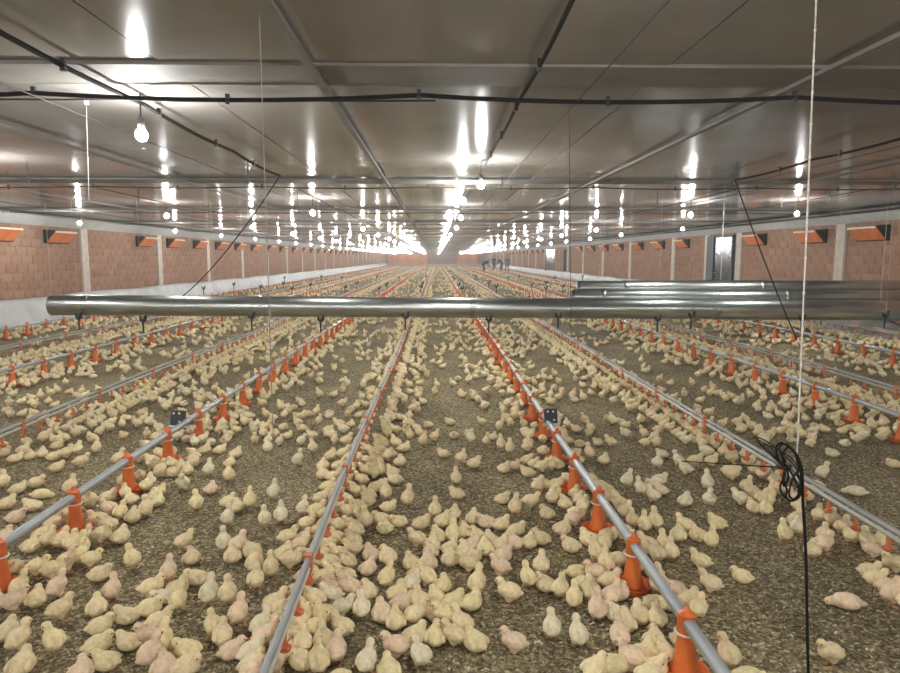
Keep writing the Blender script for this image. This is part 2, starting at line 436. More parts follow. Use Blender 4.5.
# doors in the right wall
def door(n, y0, y1, zt, label, dark=False):
    r = thing('door_%d' % n, label, 'door', (XR, (y0 + y1) / 2, 0), kind='structure')
    w_ = (y1 - y0) / 2
    g = MB(); g.box(-0.09, -0.02, -w_, w_, 0.02, zt)
    put('door_leaf', g.mesh('door_leaf', 'dark' if dark else 'door'), r)
    g = MB(); g.box(-0.13, -0.02, w_, w_ + 0.5 * (not dark) + 0.05, 0, zt + 0.06); g.box(-0.11, -0.02, -w_ - 0.06, -w_, 0, zt + 0.06); g.box(-0.11, -0.02, -w_, w_, zt, zt + 0.06)
    put('door_frame', g.mesh('door_frame', 'jamb'), r)
    g = MB(); g.tube([(-0.09, w_ - 0.12, 1.05), (-0.15, w_ - 0.12, 1.05), (-0.15, w_ - 0.28, 1.05)], 0.012)
    put('door_handle', g.mesh('door_handle', 'galv', True), r)
door(1, 20.75, 22.05, 2.2, 'dark blue-grey steel door in the right wall above the ducts')
door(2, 52.0, 56.0, 2.2, 'far bluish steel door in the right wall behind the duct ends')
door(3, 47.3, 48.2, 2.1, 'narrow black doorway in the right wall beyond the ducts', True)

# ================================================================== AIR INLETS
def inlet_meshes(sgn):
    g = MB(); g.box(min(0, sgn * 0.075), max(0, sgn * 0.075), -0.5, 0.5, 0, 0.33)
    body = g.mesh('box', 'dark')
    # flap hinged at the bottom, top leaning into the room, with side cheeks
    g = MB()
    a = (sgn * 0.08, 0.02); b_ = (sgn * 0.30, 0.27); t = 0.028
    vs = []
    for y in (-0.46, 0.46):
        vs += [(a[0], y, a[1]), (b_[0], y, b_[1]), (b_[0] - sgn * t * 0.7, y, b_[1] + t * 0.7), (a[0] - sgn * 0.0, y, a[1] + t * 1.4)]
    g.add(vs, [(0, 1, 2, 3), (7, 6, 5, 4)] + [(i, 4 + i, 4 + (i + 1) % 4, (i + 1) % 4) for i in range(4)])
    flap = g.mesh('flap', 'flap')
    g = MB(); g.tube([(b_[0], -0.46, b_[1] + 0.008), (b_[0], 0.46, b_[1] + 0.008)], 0.027, 6)
    edge = g.mesh('flap_edge', 'flap_edge')
    return body, flap, edge
for side, X, sgn, ys in (('left', XL, 1, [9.0, 11.7, 14.75, 17.0, 22.0, 24.4, 27.0, 29.6, 32.4, 35.2, 38.4, 41.5] + [45 + 3.2 * i for i in range(14)]),
                         ('right', XR, -1, [8.6, 11.4, 14.1, 16.3, 19.2, 24.9, 27.6, 30.4, 33.6, 36.5, 39.5, 42.6] + [58 + 3.2 * i for i in range(10)])):
    bm_, fm_, em_ = inlet_meshes(sgn)
    vis = [y for y in ys if y > (13.5 if side == 'left' else 13)]
    for y in ys:
        if y in vis:
            i = vis.index(y)
            if i < 9: lab = 'orange flap air inlet high on the %s wall, %s nearest in view' % (side, ORD[i] if i else 'the'); grp = '%s wall air inlets' % side
            else: lab = 'small distant orange air inlet high on the %s wall' % side; grp = 'distant %s wall air inlets' % side
        else:
            lab = 'orange flap air inlet on the %s wall, outside the picture' % side; grp = 'unseen %s wall air inlets' % side
        r = thing('air_inlet', lab, 'air inlet', (X + sgn * 0.012, y, ZC - 0.68), grp)
        put('inlet_box', bm_, r); f_ = put('flap', fm_, r); put('flap_edge', em_, f_)

# ================================================================== LAMPS
ROWS = [(-7.6, 'far left', [-5.5, -1, 4.3, 9.3, (-8.0, 15.2), 19.7], 4.2),
        (-4.7, 'left', [-3, 2, 7.0, (-5.02, 12.6), 17.1], 4.9),
        (-2.0, 'centre left', [-5.5, -1.0, (-1.86, 4.34), (-2.14, 11.7), 18.2], 4.9),
        (0.5, 'centre', [-3, 1.3, 7.19, 13.1, 17.6], 4.9),
        (4.5, 'right', [-4.5, 0.6, (4.64, 12.1), 18.7], 4.9),
        (6.4, 'far right', [-5, 0, 5.6, 11.8, (6.7, 18.0)], 4.8)]
ZB = 2.32
g = MB(); g.ball((0, 0, 0), (0.036, 0.036, 0.039), 12, 8); bulb_me = g.mesh('bulb', 'bulb', True)
g = MB(); g.lathe([(0.02, 0.04), (0.022, 0.05), (0.022, 0.10), (0.012, 0.115)], 10); sock_me = g.mesh('socket', 'socket', True)
g = MB(); g.tube([(0, 0, 0.11), (0.004, 0, ZC - ZB + 0.002)], 0.004, 6); cord_me = g.mesh('cord', 'cable')
for X, nm, ys, stp in ROWS:
    ys = list(ys); fixed = {q[1]: q[0] for q in ys if isinstance(q, tuple)}; ys = [q[1] if isinstance(q, tuple) else q for q in ys]
    while ys[-1] + stp < YE - 2: ys.append(ys[-1] + stp)
    seen = 0
    for y in ys:
        p, dd = project([X, y, ZB]); vis = y > 0 and -10 < p[0] < 910 and p[1] > -10
        if vis:
            seen += 1
            if seen <= 4:
                lab = '%s glowing bulb on its cord in the %s row of ceiling lamps' % ('nearest' if seen == 1 else ORD[seen - 1] + ' nearest', nm); grp = 'ceiling lamps'
            else: lab = 'small distant glowing bulb in the %s row of ceiling lamps' % nm; grp = 'distant bulbs of the %s row' % nm
        else: lab = 'glowing bulb of the %s row, outside the picture' % nm; grp = 'unseen bulbs of the %s row' % nm
        xx = fixed.get(y, X + random.uniform(-0.05, 0.05))
        r = thing('hanging_bulb', lab, 'lamp', (xx, y, ZB), grp)
        put('bulb', bulb_me, r)
        if True: put('socket', sock_me, r); put('cord', cord_me, r)
r = thing('hanging_bulb', 'glowing bulb hanging between first and second of the centre row', 'lamp', (0.374, 9.2, ZB), 'ceiling lamps')
put('bulb', bulb_me, r); put('socket', sock_me, r); put('cord', cord_me, r)

# ================================================================== GALVANISED DUCTS
def duct(name, A, B, rad, seams, label, lead=0.0):
    A = Vector(A); B = Vector(B); Ln = (B - A).length; ang = math.atan2(B.y - A.y, B.x - A.x); tilt = math.atan2(B.z - A.z, math.hypot(B.x - A.x, B.y - A.y))
    r = thing(name, label, 'duct', A, rot=(0, -tilt, ang))
    cuts = [0] + list(seams) + [Ln]
    for i in range(len(cuts) - 1):
        g = MB(); n = 40; vs = []; fs = []
        a, b_ = cuts[i], cuts[i + 1]; st = 8
        rr = rad * (1.0 if i % 2 else 0.985)
        for s in range(st + 1):
            x = a + (b_ - a) * s / st
            for j in range(n):
                q = 2 * math.pi * j / n
                q2 = rr * (1 + 0.008 * math.sin(3 * q + x * 0.9 + i))
                vs.append((x, q2 * math.cos(q), q2 * math.sin(q)))
        for s in range(st):
            for j in range(n):
                fs.append((s * n + j, s * n + (j + 1) % n, (s + 1) * n + (j + 1) % n, (s + 1) * n + j))
        ic = len(vs)
        for s in (0, st):                       # rolled inner wall at the open ends
            x = a + (b_ - a) * s / st
            for j in range(n):
                q = 2 * math.pi * j / n
                vs.append((x + (0.35 if s == 0 else -0.35), (rr - 0.012) * math.cos(q), (rr - 0.012) * math.sin(q)))
        for j in range(n):
            fs.append((j, ic + j, ic + (j + 1) % n, (j + 1) % n)); fs.append((st * n + (j + 1) % n, ic + n + (j + 1) % n, ic + n + j, st * n + j))
        g.add(vs, fs); put('tube', g.mesh('tube', 'galv', True), r)
    for s in list(seams):
        g = MB(); n = 40; vs = []; fs = []
        pr = [(-0.05, rad * 1.0), (-0.045, rad * 1.03), (0.045, rad * 1.03), (0.05, rad * 1.0)]
        for x, q2 in pr:
            for j in range(n):
                q = 2 * math.pi * j / n; vs.append((s + x, q2 * math.cos(q), q2 * math.sin(q)))
        for i in range(3):
            for j in range(n): fs.append((i * n + j, i * n + (j + 1) % n, (i + 1) * n + (j + 1) % n, (i + 1) * n + j))
        g.add(vs, fs); put('collar', g.mesh('collar', 'galv_dark', True), r)
    return r
YD = 12.0
A = at_y(52, 305, YD); B = at_y(908, 311, YD)
A = Vector((A.x, YD, A.z)); B = Vector((XR - 0.02, YD, B.z))
seam_x = [at_y(p, 306, YD).x - A.x for p in (88, 472, 716)]
duct('galvanised_duct', A, B, 0.186, seam_x, 'long galvanised duct hanging across the whole hall above the chicks')
DUCT = (A, B)
A2 = at_y(573, 297, 12.55); B2 = at_y(905, 298, 12.55)
B2.x = XR - 0.02
duct('galvanised_duct', A2, B2, 0.15, [0.55, 4.1], 'short galvanised duct behind the long one, lower of the right pair')
A3 = at_y(579, 288, 12.9); B3 = at_y(905, 287.5, 12.9)
B3.x = XR - 0.02
duct('galvanised_duct', A3, B3, 0.145, [0.9, 3.6], 'short galvanised duct behind the long one, upper of the right pair')
# cords carrying the ducts
for i, x in enumerate((-6.9, -4.0, -1.0, 2.3, 5.2, 8.2)):
    t = (x - A.x) / (B.x - A.x); z = A.z + (B.z - A.z) * t
    pts = [(0, 0, ZC - z - 0.05), (0, 0, 0.21)] + [(0, -0.193 * math.sin(q), 0.193 * math.cos(q)) for q in [k * math.pi / 9 for k in range(1, 18)]] + [(0, 0, 0.21)]
    g = MB(); g.tube(pts, 0.003, 5)
    tag(put('duct_sling', g.mesh('duct_sling', 'rope'), None, (x, YD, z)), 'thin pale cord slinging the long duct, %s from its left end' % ORD[i], 'cord', 'duct slings')
for i, x in enumerate((3.2, 5.6, 7.9)):
    g = MB(); g.tube([(0, 0, ZC - A3.z - 0.05), (0, 0, 0.15), (0, 0.16, 0.05), (0, 0.12, -0.28), (0, -0.25, -0.36), (0, -0.58, -0.25), (0, -0.52, 0.02), (0, 0, 0.15)], 0.003, 5)
    tag(put('duct_sling', g.mesh('duct_sling', 'rope'), None, (x, A3.y, A3.z)), 'thin cord slinging the right pair of ducts, %s from their open end' % ORD[i], 'cord', 'duct slings')

# ================================================================== FEED LINES
g = MB(); g.lathe([(0.001, 0.058), (0.008, 0.056), (0.012, 0.044), (0.018, 0.036), (0.033, 0.028), (0.034, -0.028), (0.030, -0.036), (0.032, -0.07), (0.038, -0.13), (0.043, -0.165), (0.052, -0.185), (0.050, -0.195)], 16)
cone_me = g.mesh('feeder', 'orange', True)
g = MB(); g.lathe([(0.055, 0.020), (0.070, 0.008), (0.084, 0.034), (0.090, 0.036), (0.087, 0.024), (0.074, 0.002), (0.02, 0.0)], 20)
pan_me2 = g.mesh('pan', 'orange', True)
g = MB(); g.tube([(0.039 * math.cos(q), 0.039 * math.sin(q), -0.042) for q in [k * math.pi / 8 for k in range(16)]], 0.005, 5, True)
ring_me = g.mesh('clamp_ring', 'flap_edge', True)
FEED_NAME = ['far left feed line', 'second feed line from the left wall', 'left feed line', 'right feed line', 'second feed line right of centre', 'far right feed line']
FEED_LAB = ['thin grey feed pipe with orange feeders nearest the left wall', 'grey feed pipe with orange feeders, second from the left wall',
            'grey feed pipe with tall orange feeders running left from centre', 'grey feed pipe with orange feeders right of the centre aisle',
            'grey feed pipe with orange feeders, second from the right wall', 'grey feed pipe with orange feeders nearest the right wall']
feeders = []
for li, X in enumerate(FEED):
    y0 = -1.5
    r = thing('feed_line', FEED_LAB[li], 'feed line', (X, y0, 0), 'feed lines')
    pts = []
    y = y0
    while y < YE - 3:
        pts.append((0.012 * math.sin(y * 0.45 + li), y - y0, ZF + 0.008 * math.sin(y * 0.9 + 2 * li))); y += 0.8 if y < 30 else 4
    g = MB(); g.tube(pts, 0.0235, 12); put('pipe', g.mesh('pipe', 'pipe', True), r)
    ph = {1: 7.3, 2: 2.95, 3: 2.26, 4: 5.34}.get(li, 2.3 + 0.2 * li)
    y = ph - 0.65 * int((ph + 1) / 0.65)
    rest = MB(); cnt = 0
    while y < YE - 4:
        x = 0.012 * math.sin(y * 0.45 + li); z = ZF + 0.008 * math.sin(y * 0.9 + 2 * li)
        feeders.append((X + x, y, li))
        if -1 < y < 27:
            c = put('feeder', cone_me, r, (x, y - y0, z), (0, 0, random.uniform(0, 6)))
            put('pan', pan_me2, c, (0, 0, -z + 0.004))
            if y < 9: put('clamp_ring', ring_me, c)
        elif y >= 27:
            rest.lathe([(0.004, 0.035), (0.024, 0.02), (0.024, -0.05), (0.03, -0.15), (0.04, -0.19), (0.036, -0.21)], 6, (x, y - y0, z))
        y += 0.65
    o = put('feeder', rest.mesh('feeder_rest', 'orange', True), r); o['kind'] = 'stuff'
    if li in (2, 3):
        # black sensor box clamped on the pipe
        yb = 5.35
        dx = -0.075 if li == 2 else 0.015
        g = MB(); g.box(-0.052, 0.052, -0.03, 0.03, -0.055, 0.065)
        bxm = g.mesh('sensor_box', 'black')
        bo = put('sensor_box', bxm, r, (dx, yb - y0 - 0.06, ZF + 0.03), (math.radians(-18), 0, 0))
        bo['label'] = 'black sensor box clamped on the feed pipe'
        md = bo.modifiers.new('bevel', 'BEVEL'); md.width = 0.006; md.segments = 2
        g = MB(); g.lathe([(0.009, 0), (0.009, 0.006), (0.006, 0.008)], 10); lm = g.mesh('button', 'white_plastic', True)
        for bx_, bz_ in ((-0.028, 0.04), (0.016, 0.04), (0.022, -0.028)):
            put('button', lm, bo, (bx_, -0.03, bz_), (math.pi / 2, 0, 0))
        g = MB(); g.box(-0.06, 0.06 + (0.07 if li == 2 else 0), 0.028, 0.045, -0.075, -0.05); g.box(-0.06, 0.06, -0.035, 0.04, -0.07, -0.055)
        put('bracket', g.mesh('bracket', 'white_plastic'), bo)

# ================================================================== DRINKER LINES
DR_LAB = ['aluminium drinker pipe with orange cups nearest the left wall', 'aluminium drinker pipe, second from the left wall',
          'aluminium drinker pipe with orange cups left of the centre aisle', 'aluminium drinker pipe with orange cups under the hanging cable bundle',
          'aluminium drinker pipe, second from the right wall', 'aluminium drinker pipe beside the right wall sheet']
g = MB()
g.tube([(0, 0, -0.03), (0, 0, -0.085)], [0.010, 0.007], 8)
g.add([(-0.012, -0.02, -0.05), (0.012, -0.02, -0.05), (0.012, 0.006, -0.09), (-0.012, 0.006, -0.09), (-0.012, -0.012, -0.05), (0.012, -0.012, -0.05), (0.012, 0.015, -0.09), (-0.012, 0.015, -0.09)],
      [(0, 3, 2, 1), (4, 5, 6, 7), (0, 1, 5, 4), (1, 2, 6, 5), (2, 3, 7, 6), (3, 0, 4, 7)])
g.lathe([(0.010, -0.098), (0.022, -0.090), (0.025, -0.080), (0.021, -0.084), (0.008, -0.092)], 12)
cup_me = g.mesh('drinker_cup', 'orange2', True)
g = MB(); g.box(-0.016, 0.016, -0.018, 0.018, -0.052, 0.022); sad_me = g.mesh('saddle', 'orange2')
for li, X in enumerate(DRINK):
    y0 = -1.5
    r = thing('drinker_line', DR_LAB[li], 'drinker line', (X, y0, 0), 'drinker lines')
    pts = []; y = y0
    while y < YE - 3:
        pts.append((0.015 * math.sin(y * 0.6 + li), y - y0, ZD + 0.012 * math.sin(y * 0.75 + 2 * li))); y += 0.5 if y < 30 else 4
    g = MB(); g.tube(pts, 0.0145, 10); put('support_tube', g.mesh('support_tube', 'alu', True), r)
    g = MB(); g.tube([(p[0], p[1], p[2] - 0.036) for p in pts], 0.0125, 4); put('water_pipe', g.mesh('water_pipe', 'pvc'), r)
    y = -0.9; k = 0; rest = MB()
    while y < YE - 4:
        x = 0.015 * math.sin(y * 0.6 + li); z = ZD + 0.012 * math.sin(y * 0.75 + 2 * li)
        if y < 21:
            c = put('drinker_cup', cup_me, r, (x, y - y0, z - 0.02), (0, 0, random.choice((1.57, -1.57)) + random.uniform(-0.4, 0.4)))
            if k % 5 == 0: put('saddle', sad_me, r, (x, y - y0, z))
        else:
            rest.box(x - 0.018, x + 0.018, y - y0 - 0.02, y - y0 + 0.02, z - 0.11, z - 0.045)
        y += 0.24; k += 1
    o = put('drinker_cup', rest.mesh('drinker_cup_rest', 'orange2'), r); o['kind'] = 'stuff'

# ================================================================== HANGERS of the lines
g = MB()
g.tube([(0, 0, -0.01), (0, 0, 0.20)], 0.016, 6)
g.tube([(0.0, 0, 0.19), (-0.035, 0, 0.235), (-0.045, 0, 0.29)], [0.018, 0.026, 0.014], 6)
g.tube([(0.0, 0, 0.19), (0.03, 0, 0.225), (0.055, 0, 0.315)], [0.018, 0.036, 0.02], 6)
hook_me = g.mesh('hook', 'black', True)
def hanger(X, Y, z, lab, grp, rope=True):
    r = thing('line_hanger', lab, 'hanger', (X, Y, z + 0.02), grp)
    put('hook', hook_me, r)
    if rope:
        g = MB(); g.tube([(0.01, 0, 0.26), (0, 0, ZC - z - 0.08)], 0.0022, 5); put('cord', g.mesh('cord', 'rope'), r)
hl = sorted([(x, ZF, 'feed') for x in FEED] + [(x, ZD, 'drinker') for x in DRINK])
names = []
cf = cd = 0
for i, (x, z, t) in enumerate(hl):
    hanger(x, 11.55, z, 'black forked hook on the %s line in front of the long duct, %s from left' % (t, ORD[i]), 'hooks before the duct')
for i, (x, z, t) in enumerate(hl):
    hanger(x, 23.5, z, 'dark hook on a cord behind the long duct, %s from left' % ORD[i], 'hooks behind the duct')
    hanger(x, 27.0, z, 'small dark hook in the second row behind the long duct', 'second hooks behind the duct')
    hanger(x, 36.0, z, 'tiny dark hook on a cord far behind the long duct', 'far hooks behind the duct')

# ================================================================== CEILING CABLES
def cable(name, pts, r, m_, label, cat='cable', group=None, clips=None, n=6):
    p0 = Vector(pts[0])
    if clips:
        ro = thing(name, label, cat, p0, group)
        g = MB(); g.tube([Vector(p) - p0 for p in pts], r, n); put('cable', g.mesh(name, m_, True), ro)
        g = MB(); g.box(-0.012, 0.012, -0.012, 0.012, -0.025, 0.035); cm = g.mesh('clip', 'black')
        for c in clips: put('clip', cm, ro, Vector(c) - p0)
        return ro
    g = MB(); g.tube([Vector(p) - p0 for p in pts], r, n)
    return tag(put(name, g.mesh(name, m_, True), None, p0), label, cat, group)
def sagline(a, b, n, sag, cells):
    a = Vector(a); b = Vector(b); out = []
    for i in range(n + 1):
        t = i / n; p = a.lerp(b, t); u = (t * cells) % 1.0
        p.z -= sag * 4 * u * (1 - u); out.append(p)
    return out
# cross cables
for i, (y, z) in enumerate(((4.12, ZC - 0.055), (9.3, ZC - 0.06), (14.5, ZC - 0.06), (19.7, ZC - 0.06), (24.9, ZC - 0.06))):
    pts = sagline((XL + 0.35, y, z), (XR - 0.35, y, z - 0.01), 64, 0.035 if i == 0 else 0.02, 8)
    clips = [pts[k] for k in range(4, 62, 4)] if i < 2 else None
    cable('power_cable', pts, 0.014 if i == 0 else 0.009, 'cable' if i == 0 else 'brown_cable',
          'black cable crossing under the whole ceiling in the foreground' if i == 0 else 'thin dark cable crossing the ceiling, %s behind the foreground one' % ORD[i - 1], 'cable', 'ceiling cross cables', clips)
cable('power_cable', sagline((XL + 0.35, 4.3, ZC - 0.05), (0.0, 4.3, ZC - 0.05), 40, 0.006, 5), 0.006, 'brown_cable', 'thin grey wire just above the foreground cross cable at left', 'wire')
# lamp cables along the rows
def along(X, y0, y1, z, cells=6): return sagline((X, y0, z), (X, y1, z), 8 * cells, 0.02, cells)
p = along(-1.86, -3, 8.1, ZC - 0.06); e1 = Vector(p[-1])
cable('lamp_cable', p, 0.013, 'cable', 'dark lamp cable along the ceiling at left, carrying the nearest bulb', 'cable', None, [p[k] for k in range(3, 48, 5)])
p = along(0.52, -2, 7.3, ZC - 0.06)
cable('lamp_cable', p, 0.012, 'cable', 'dark lamp cable along the ceiling just right of centre', 'cable', None, [p[k] for k in range(3, 48, 5)])
p = along(3.72, -2, 8.3, ZC - 0.07); e2 = Vector(p[-1])
cable('lamp_cable', p, 0.012, 'cable', 'dark lamp cable along the ceiling at right', 'cable', None, [p[k] for k in range(3, 48, 5)])
for X, nm in ((-1.95, 'centre left'), (0.5, 'centre'), (4.3, 'right'), (-4.75, 'left'), (6.25, 'far right'), (-7.5, 'far left')):
    cable('lamp_cable', along(X, 9.5, 60, ZC - 0.055, 10), 0.008, 'brown_cable', 'thin lamp cable running into the distance along the %s row of bulbs' % nm, 'cable', 'far lamp cables')
# drooping ends
def droop(a, b, n, sag):
    a = Vector(a); b = Vector(b); out = []
    for i in range(n + 1):
        t = i / n; q = a.lerp(b, t); q.z -= sag * 4 * t * (1 - t); out.append(q)
    return out
q = at_y(183, 296, 11.95); cable('slack_cable', droop(e1, q, 14, 0.12), 0.009, 'brown_cable', 'dark slack cable slanting down from ceiling to duct at left', 'cable')
cable('slack_cable', droop(e2, (4.42, 8.2 + 0.0, ZD + 0.03), 14, 0.10) if False else droop(e2, at_y(797, 340, 9.0), 14, 0.06), 0.009, 'brown_cable', 'dark slack cable slanting down across the ducts at right', 'cable')
# winch wires above the feed lines, with pulleys
for i, X in enumerate((-4.95, -2.35, 0.86, 3.95, 6.3)):
    ro = thing('winch_wire', 'thin winch wire under the ceiling, %s from left' % ORD[i], 'wire', (X, -3, ZC - 0.09), 'winch wires')
    g = MB(); g.tube([(0, 0, 0), (0, 53, 0)], 0.004, 5); put('wire', g.mesh('wire', 'wire'), ro)
    g = MB(); g.box(-0.006, 0.006, -0.012, 0.012, -0.03, 0.09); pm = g.mesh('pulley', 'jamb')
    for y in (11.3, 14.3, 20.3): put('pulley', pm, ro, (0, y + 0.2 * i, 0))
# pipes along the wall tops
g = MB(); g.tube([(0, 0, 0), (0, 118, 0)], 0.045, 10)
tag(put('wall_pipe', g.mesh('wall_pipe', 'black', True), None, (XR - 0.38, 2, ZC - 0.055)), 'black pipe running under the ceiling beside the right wall', 'pipe')
g = MB(); g.tube([(0, 0, 0), (0, 118, 0)], 0.02, 8)
tag(put('wall_pipe', g.mesh('wall_pipe', 'galv', True), None, (XR - 0.55, 2, ZC - 0.05)), 'thin bright pipe under the ceiling beside the black one at right', 'pipe')
tag(put('wall_pipe', bpy.data.meshes['wall_pipe.001'], None, (XL + 0.5, 2, ZC - 0.05)), 'thin bright pipe running under the ceiling beside the left wall', 'pipe')

# ================================================================== STRINGS
def string(pts, r, label, m_='rope', knots=0):
    p0 = Vector(pts[-1]); ro = thing('hanging_string', label, 'string', p0)
    g = MB(); g.tube([Vector(p) - p0 for p in pts], r, 6); put('string', g.mesh('string', m_, True), ro)
    if knots:
        g = MB(); g.ball((0, 0, 0), (r * 1.9, r * 1.9, r * 2.6), 6, 5); km = g.mesh('knot', m_, True)
        a = Vector(pts[0]); 
        for k in range(knots): put('knot', km, ro, a.lerp(p0, (k + 0.6) / knots) - p0)
    return ro
YBU = 2.12
TB = at_y(797, 455, YBU)         # top of the cable bundle
top = at_z(817, -18, ZC + 0.01)
string([top, top.lerp(TB, 0.5), TB], 0.0030, 'pale knotted rope from ceiling down to the black cable bundle', knots=14)
t2 = at_z(259, 6, ZC + 0.01); b2 = at_y(274, 455, t2.y)
string([t2, b2], 0.0022, 'thin pale string hanging from the ceiling left of centre', 'rope_dim')
t3 = at_z(86, 96, ZC + 0.01); b3 = at_y(89, 200, t3.y)
ro = string([t3, b3], 0.0022, 'short pale pull cord with white block under the foreground cable', 'rope_dim')
g = MB(); g.box(-0.011, 0.011, -0.01, 0.01, -0.035, 0.02); put('block', g.mesh('block', 'white_plastic'), ro, t3 - b3 + Vector((0, 0, -0.02)))
t4 = at_z(569, 98, ZC + 0.01); b4 = at_y(571, 330, t4.y)
string([t4, b4], 0.0022, 'thin grey string hanging from the cross cable right of centre', 'wire')

# ================================================================== CABLE BUNDLE
ro = thing('cable_bundle', 'tangled bundle of black cable hanging on the pale rope', 'cable bundle', TB)
def loc(px, py, dy=0.0): return at_y(px, py, YBU + dy) - TB
def spl(pts, n=8):
    P = [Vector(p) for p in pts]; P = [P[0]] + P + [P[-1]]; out = []
    for i in range(1, len(P) - 2):
        for k in range(n):
            t = k / n
            out.append(0.5 * ((2 * P[i]) + (-P[i - 1] + P[i + 1]) * t + (2 * P[i - 1] - 5 * P[i] + 4 * P[i + 1] - P[i + 2]) * t * t + (-P[i - 1] + 3 * P[i] - 3 * P[i + 1] + P[i + 2]) * t ** 3))
    out.append(P[-2]); return out
loops = [[(782, 466), (776, 450), (781, 443), (792, 450), (799, 462), (801, 478), (798, 492)],
         [(783, 467), (770, 447), (753, 437), (766, 441), (784, 455), (797, 470), (801, 488)],
         [(785, 466), (768, 452), (760, 444), (775, 448), (793, 460), (803, 480), (802, 490)],
         [(786, 466), (784, 480), (787, 490), (786, 497), (790, 501), (797, 498), (800, 488)],
         [(788, 467), (782, 458), (788, 447), (797, 455), (802, 468), (803, 482)],
         [(784, 464), (785, 475), (780, 488), (788, 500), (799, 497), (801, 480)],
         [(787, 466), (792, 474), (796, 482), (799, 492), (794, 499), (789, 494), (793, 478), (800, 470)],
         [(781, 465), (771, 455), (757, 441), (764, 446), (779, 460), (790, 468), (798, 476)],
         [(786, 462), (779, 449), (783, 444), (790, 447), (796, 456), (799, 466), (797, 474), (803, 486)],
         [(785, 468), (783, 478), (784, 486), (788, 478), (787, 468)]]
for i, lp in enumerate(loops):
    g = MB(); g.tube(spl([loc(x, y, 0.02 * (i % 3) - 0.02 + 0.01 * math.sin(k * 2 + i)) for k, (x, y) in enumerate(lp)], 6), 0.0024 if i in (1, 2, 7) else 0.0034, 6)
    put('cable_loop', g.mesh('cable_loop', 'cable' if i not in (1, 2, 7) else 'brown_cable', True), ro)
g = MB(); g.tube(spl([loc(776, 466), loc(783, 468), loc(791, 466)], 5), 0.006, 8); put('tie', g.mesh('tie', 'black', True), ro)
end = at_y(809, 690, 2.08)
g = MB(); g.tube(spl([loc(797, 458), loc(802, 478), loc(803, 505), loc(806, 560), end - TB, Vector((end.x + 0.01, end.y - 0.03, 0.012)) - TB], 6), 0.0048, 6)
put('cable_tail', g.mesh('cable_tail', 'cable', True), ro)
far = at_z(664, 458, 0.03)
g = MB(); g.tube(spl([loc(780, 467), loc(765, 466.5, 0.2), loc(735, 464.5, 0.9), far - TB + Vector((0.06, -0.1, 0.01)), far - TB], 6), 0.0032, 6)
put('cable_tail', g.mesh('cable_tail', 'cable', True), ro)

# ================================================================== CHICKS
def ico(sub=3):
    bm = bmesh.new(); bmesh.ops.create_icosphere(bm, subdivisions=sub, radius=1.0)
    v = np.array([x.co[:] for x in bm.verts]); f = np.array([[a.index for a in q.verts] for q in bm.faces]); bm.free()
    return v, f
ICO = ico(3)
def blob(name, parts, voxel, smooth_it=4, dec=None, fl=0.0):
    """one continuous skin around a set of ellipsoids (centre, radii, pitch)"""
    Vs = []; Fs = []; o = 0
    for c, r, a in parts:
        v = ICO[0] * np.array(r); ca, sa = math.cos(a), math.sin(a)
        v = np.stack([v[:, 0] * ca - v[:, 2] * sa, v[:, 1], v[:, 0] * sa + v[:, 2] * ca], -1) + np.array(c)
        Vs.append(v); Fs.append(ICO[1] + o); o += len(v)
    me = np_mesh(name + '_src', np.concatenate(Vs), np.concatenate(Fs), [])
    ob = bpy.data.objects.new(name + '_src', me); C.objects.link(ob)
    md = ob.modifiers.new('r', 'REMESH'); md.mode = 'VOXEL'; md.voxel_size = voxel
    md = ob.modifiers.new('s', 'SMOOTH'); md.factor = 0.5; md.iterations = smooth_it
    res = []
    dg = bpy.context.evaluated_depsgraph_get()
    for ratio in [None] + list(dec or []):
        if ratio:
            d_ = ob.modifiers.get('d') or ob.modifiers.new('d', 'DECIMATE'); d_.ratio = ratio
        dg.update()
        out = bpy.data.meshes.new_from_object(ob.evaluated_get(dg)); out.name = name
        if fl and not ratio:
            n_ = [v.normal.copy() for v in out.vertices]
            for v, q in zip(out.vertices, n_):
                v.co += q * fl * (noise.noise(v.co * 160) + 0.6 * noise.noise(v.co * 330))
        out.polygons.foreach_set('use_smooth', [True] * len(out.polygons)); out.update()
        res.append(out)
    bpy.data.objects.remove(ob)
    return res
R = math.radians
def sym(c, r, a): return [((c[0], c[1], c[2]), r, a), ((c[0], -c[1], c[2]), r, a)]
POSE = {}
POSE['S'] = dict(parts=[((-.006, 0, .070), (.050, .038, .042), R(28)), ((.016, 0, .080), (.034, .034, .036), 0), ((.026, 0, .106), (.019, .019, .027), 0), ((.033, 0, .130), (.0225, .0195, .0205), 0),
    ((-.042, 0, .054), (.019, .016, .012), R(-10))] + sym((-.006, .033, .070), (.036, .010, .022), R(25)) + sym((.0, .018, .040), (.019, .016, .022), 0), head=((.033, 0, .130), 0), legs=.034)
POSE['T'] = dict(parts=[((-.006, 0, .068), (.050, .039, .042), R(22)), ((.016, .004, .078), (.034, .034, .036), 0), ((.028, .008, .102), (.019, .019, .026), 0), ((.034, .014, .124), (.022, .021, .0205), 0),
    ((-.042, 0, .056), (.019, .016, .012), R(-10))] + sym((-.006, .034, .070), (.036, .010, .022), R(20)) + sym((.0, .018, .040), (.019, .016, .022), 0), head=((.034, .014, .124), R(60)), legs=.034)
POSE['W'] = dict(parts=[((0, 0, .066), (.051, .039, .040), R(10)), ((.028, 0, .072), (.032, .033, .033), 0), ((.040, 0, .092), (.020, .019, .022), 0), ((.050, 0, .108), (.022, .0195, .0195), 0),
    ((-.048, 0, .064), (.018, .015, .012), R(-14))] + sym((-.006, .034, .070), (.038, .010, .021), R(8)) + sym((.0, .018, .040), (.019, .016, .022), 0), head=((.050, 0, .108), 0), legs=.034)
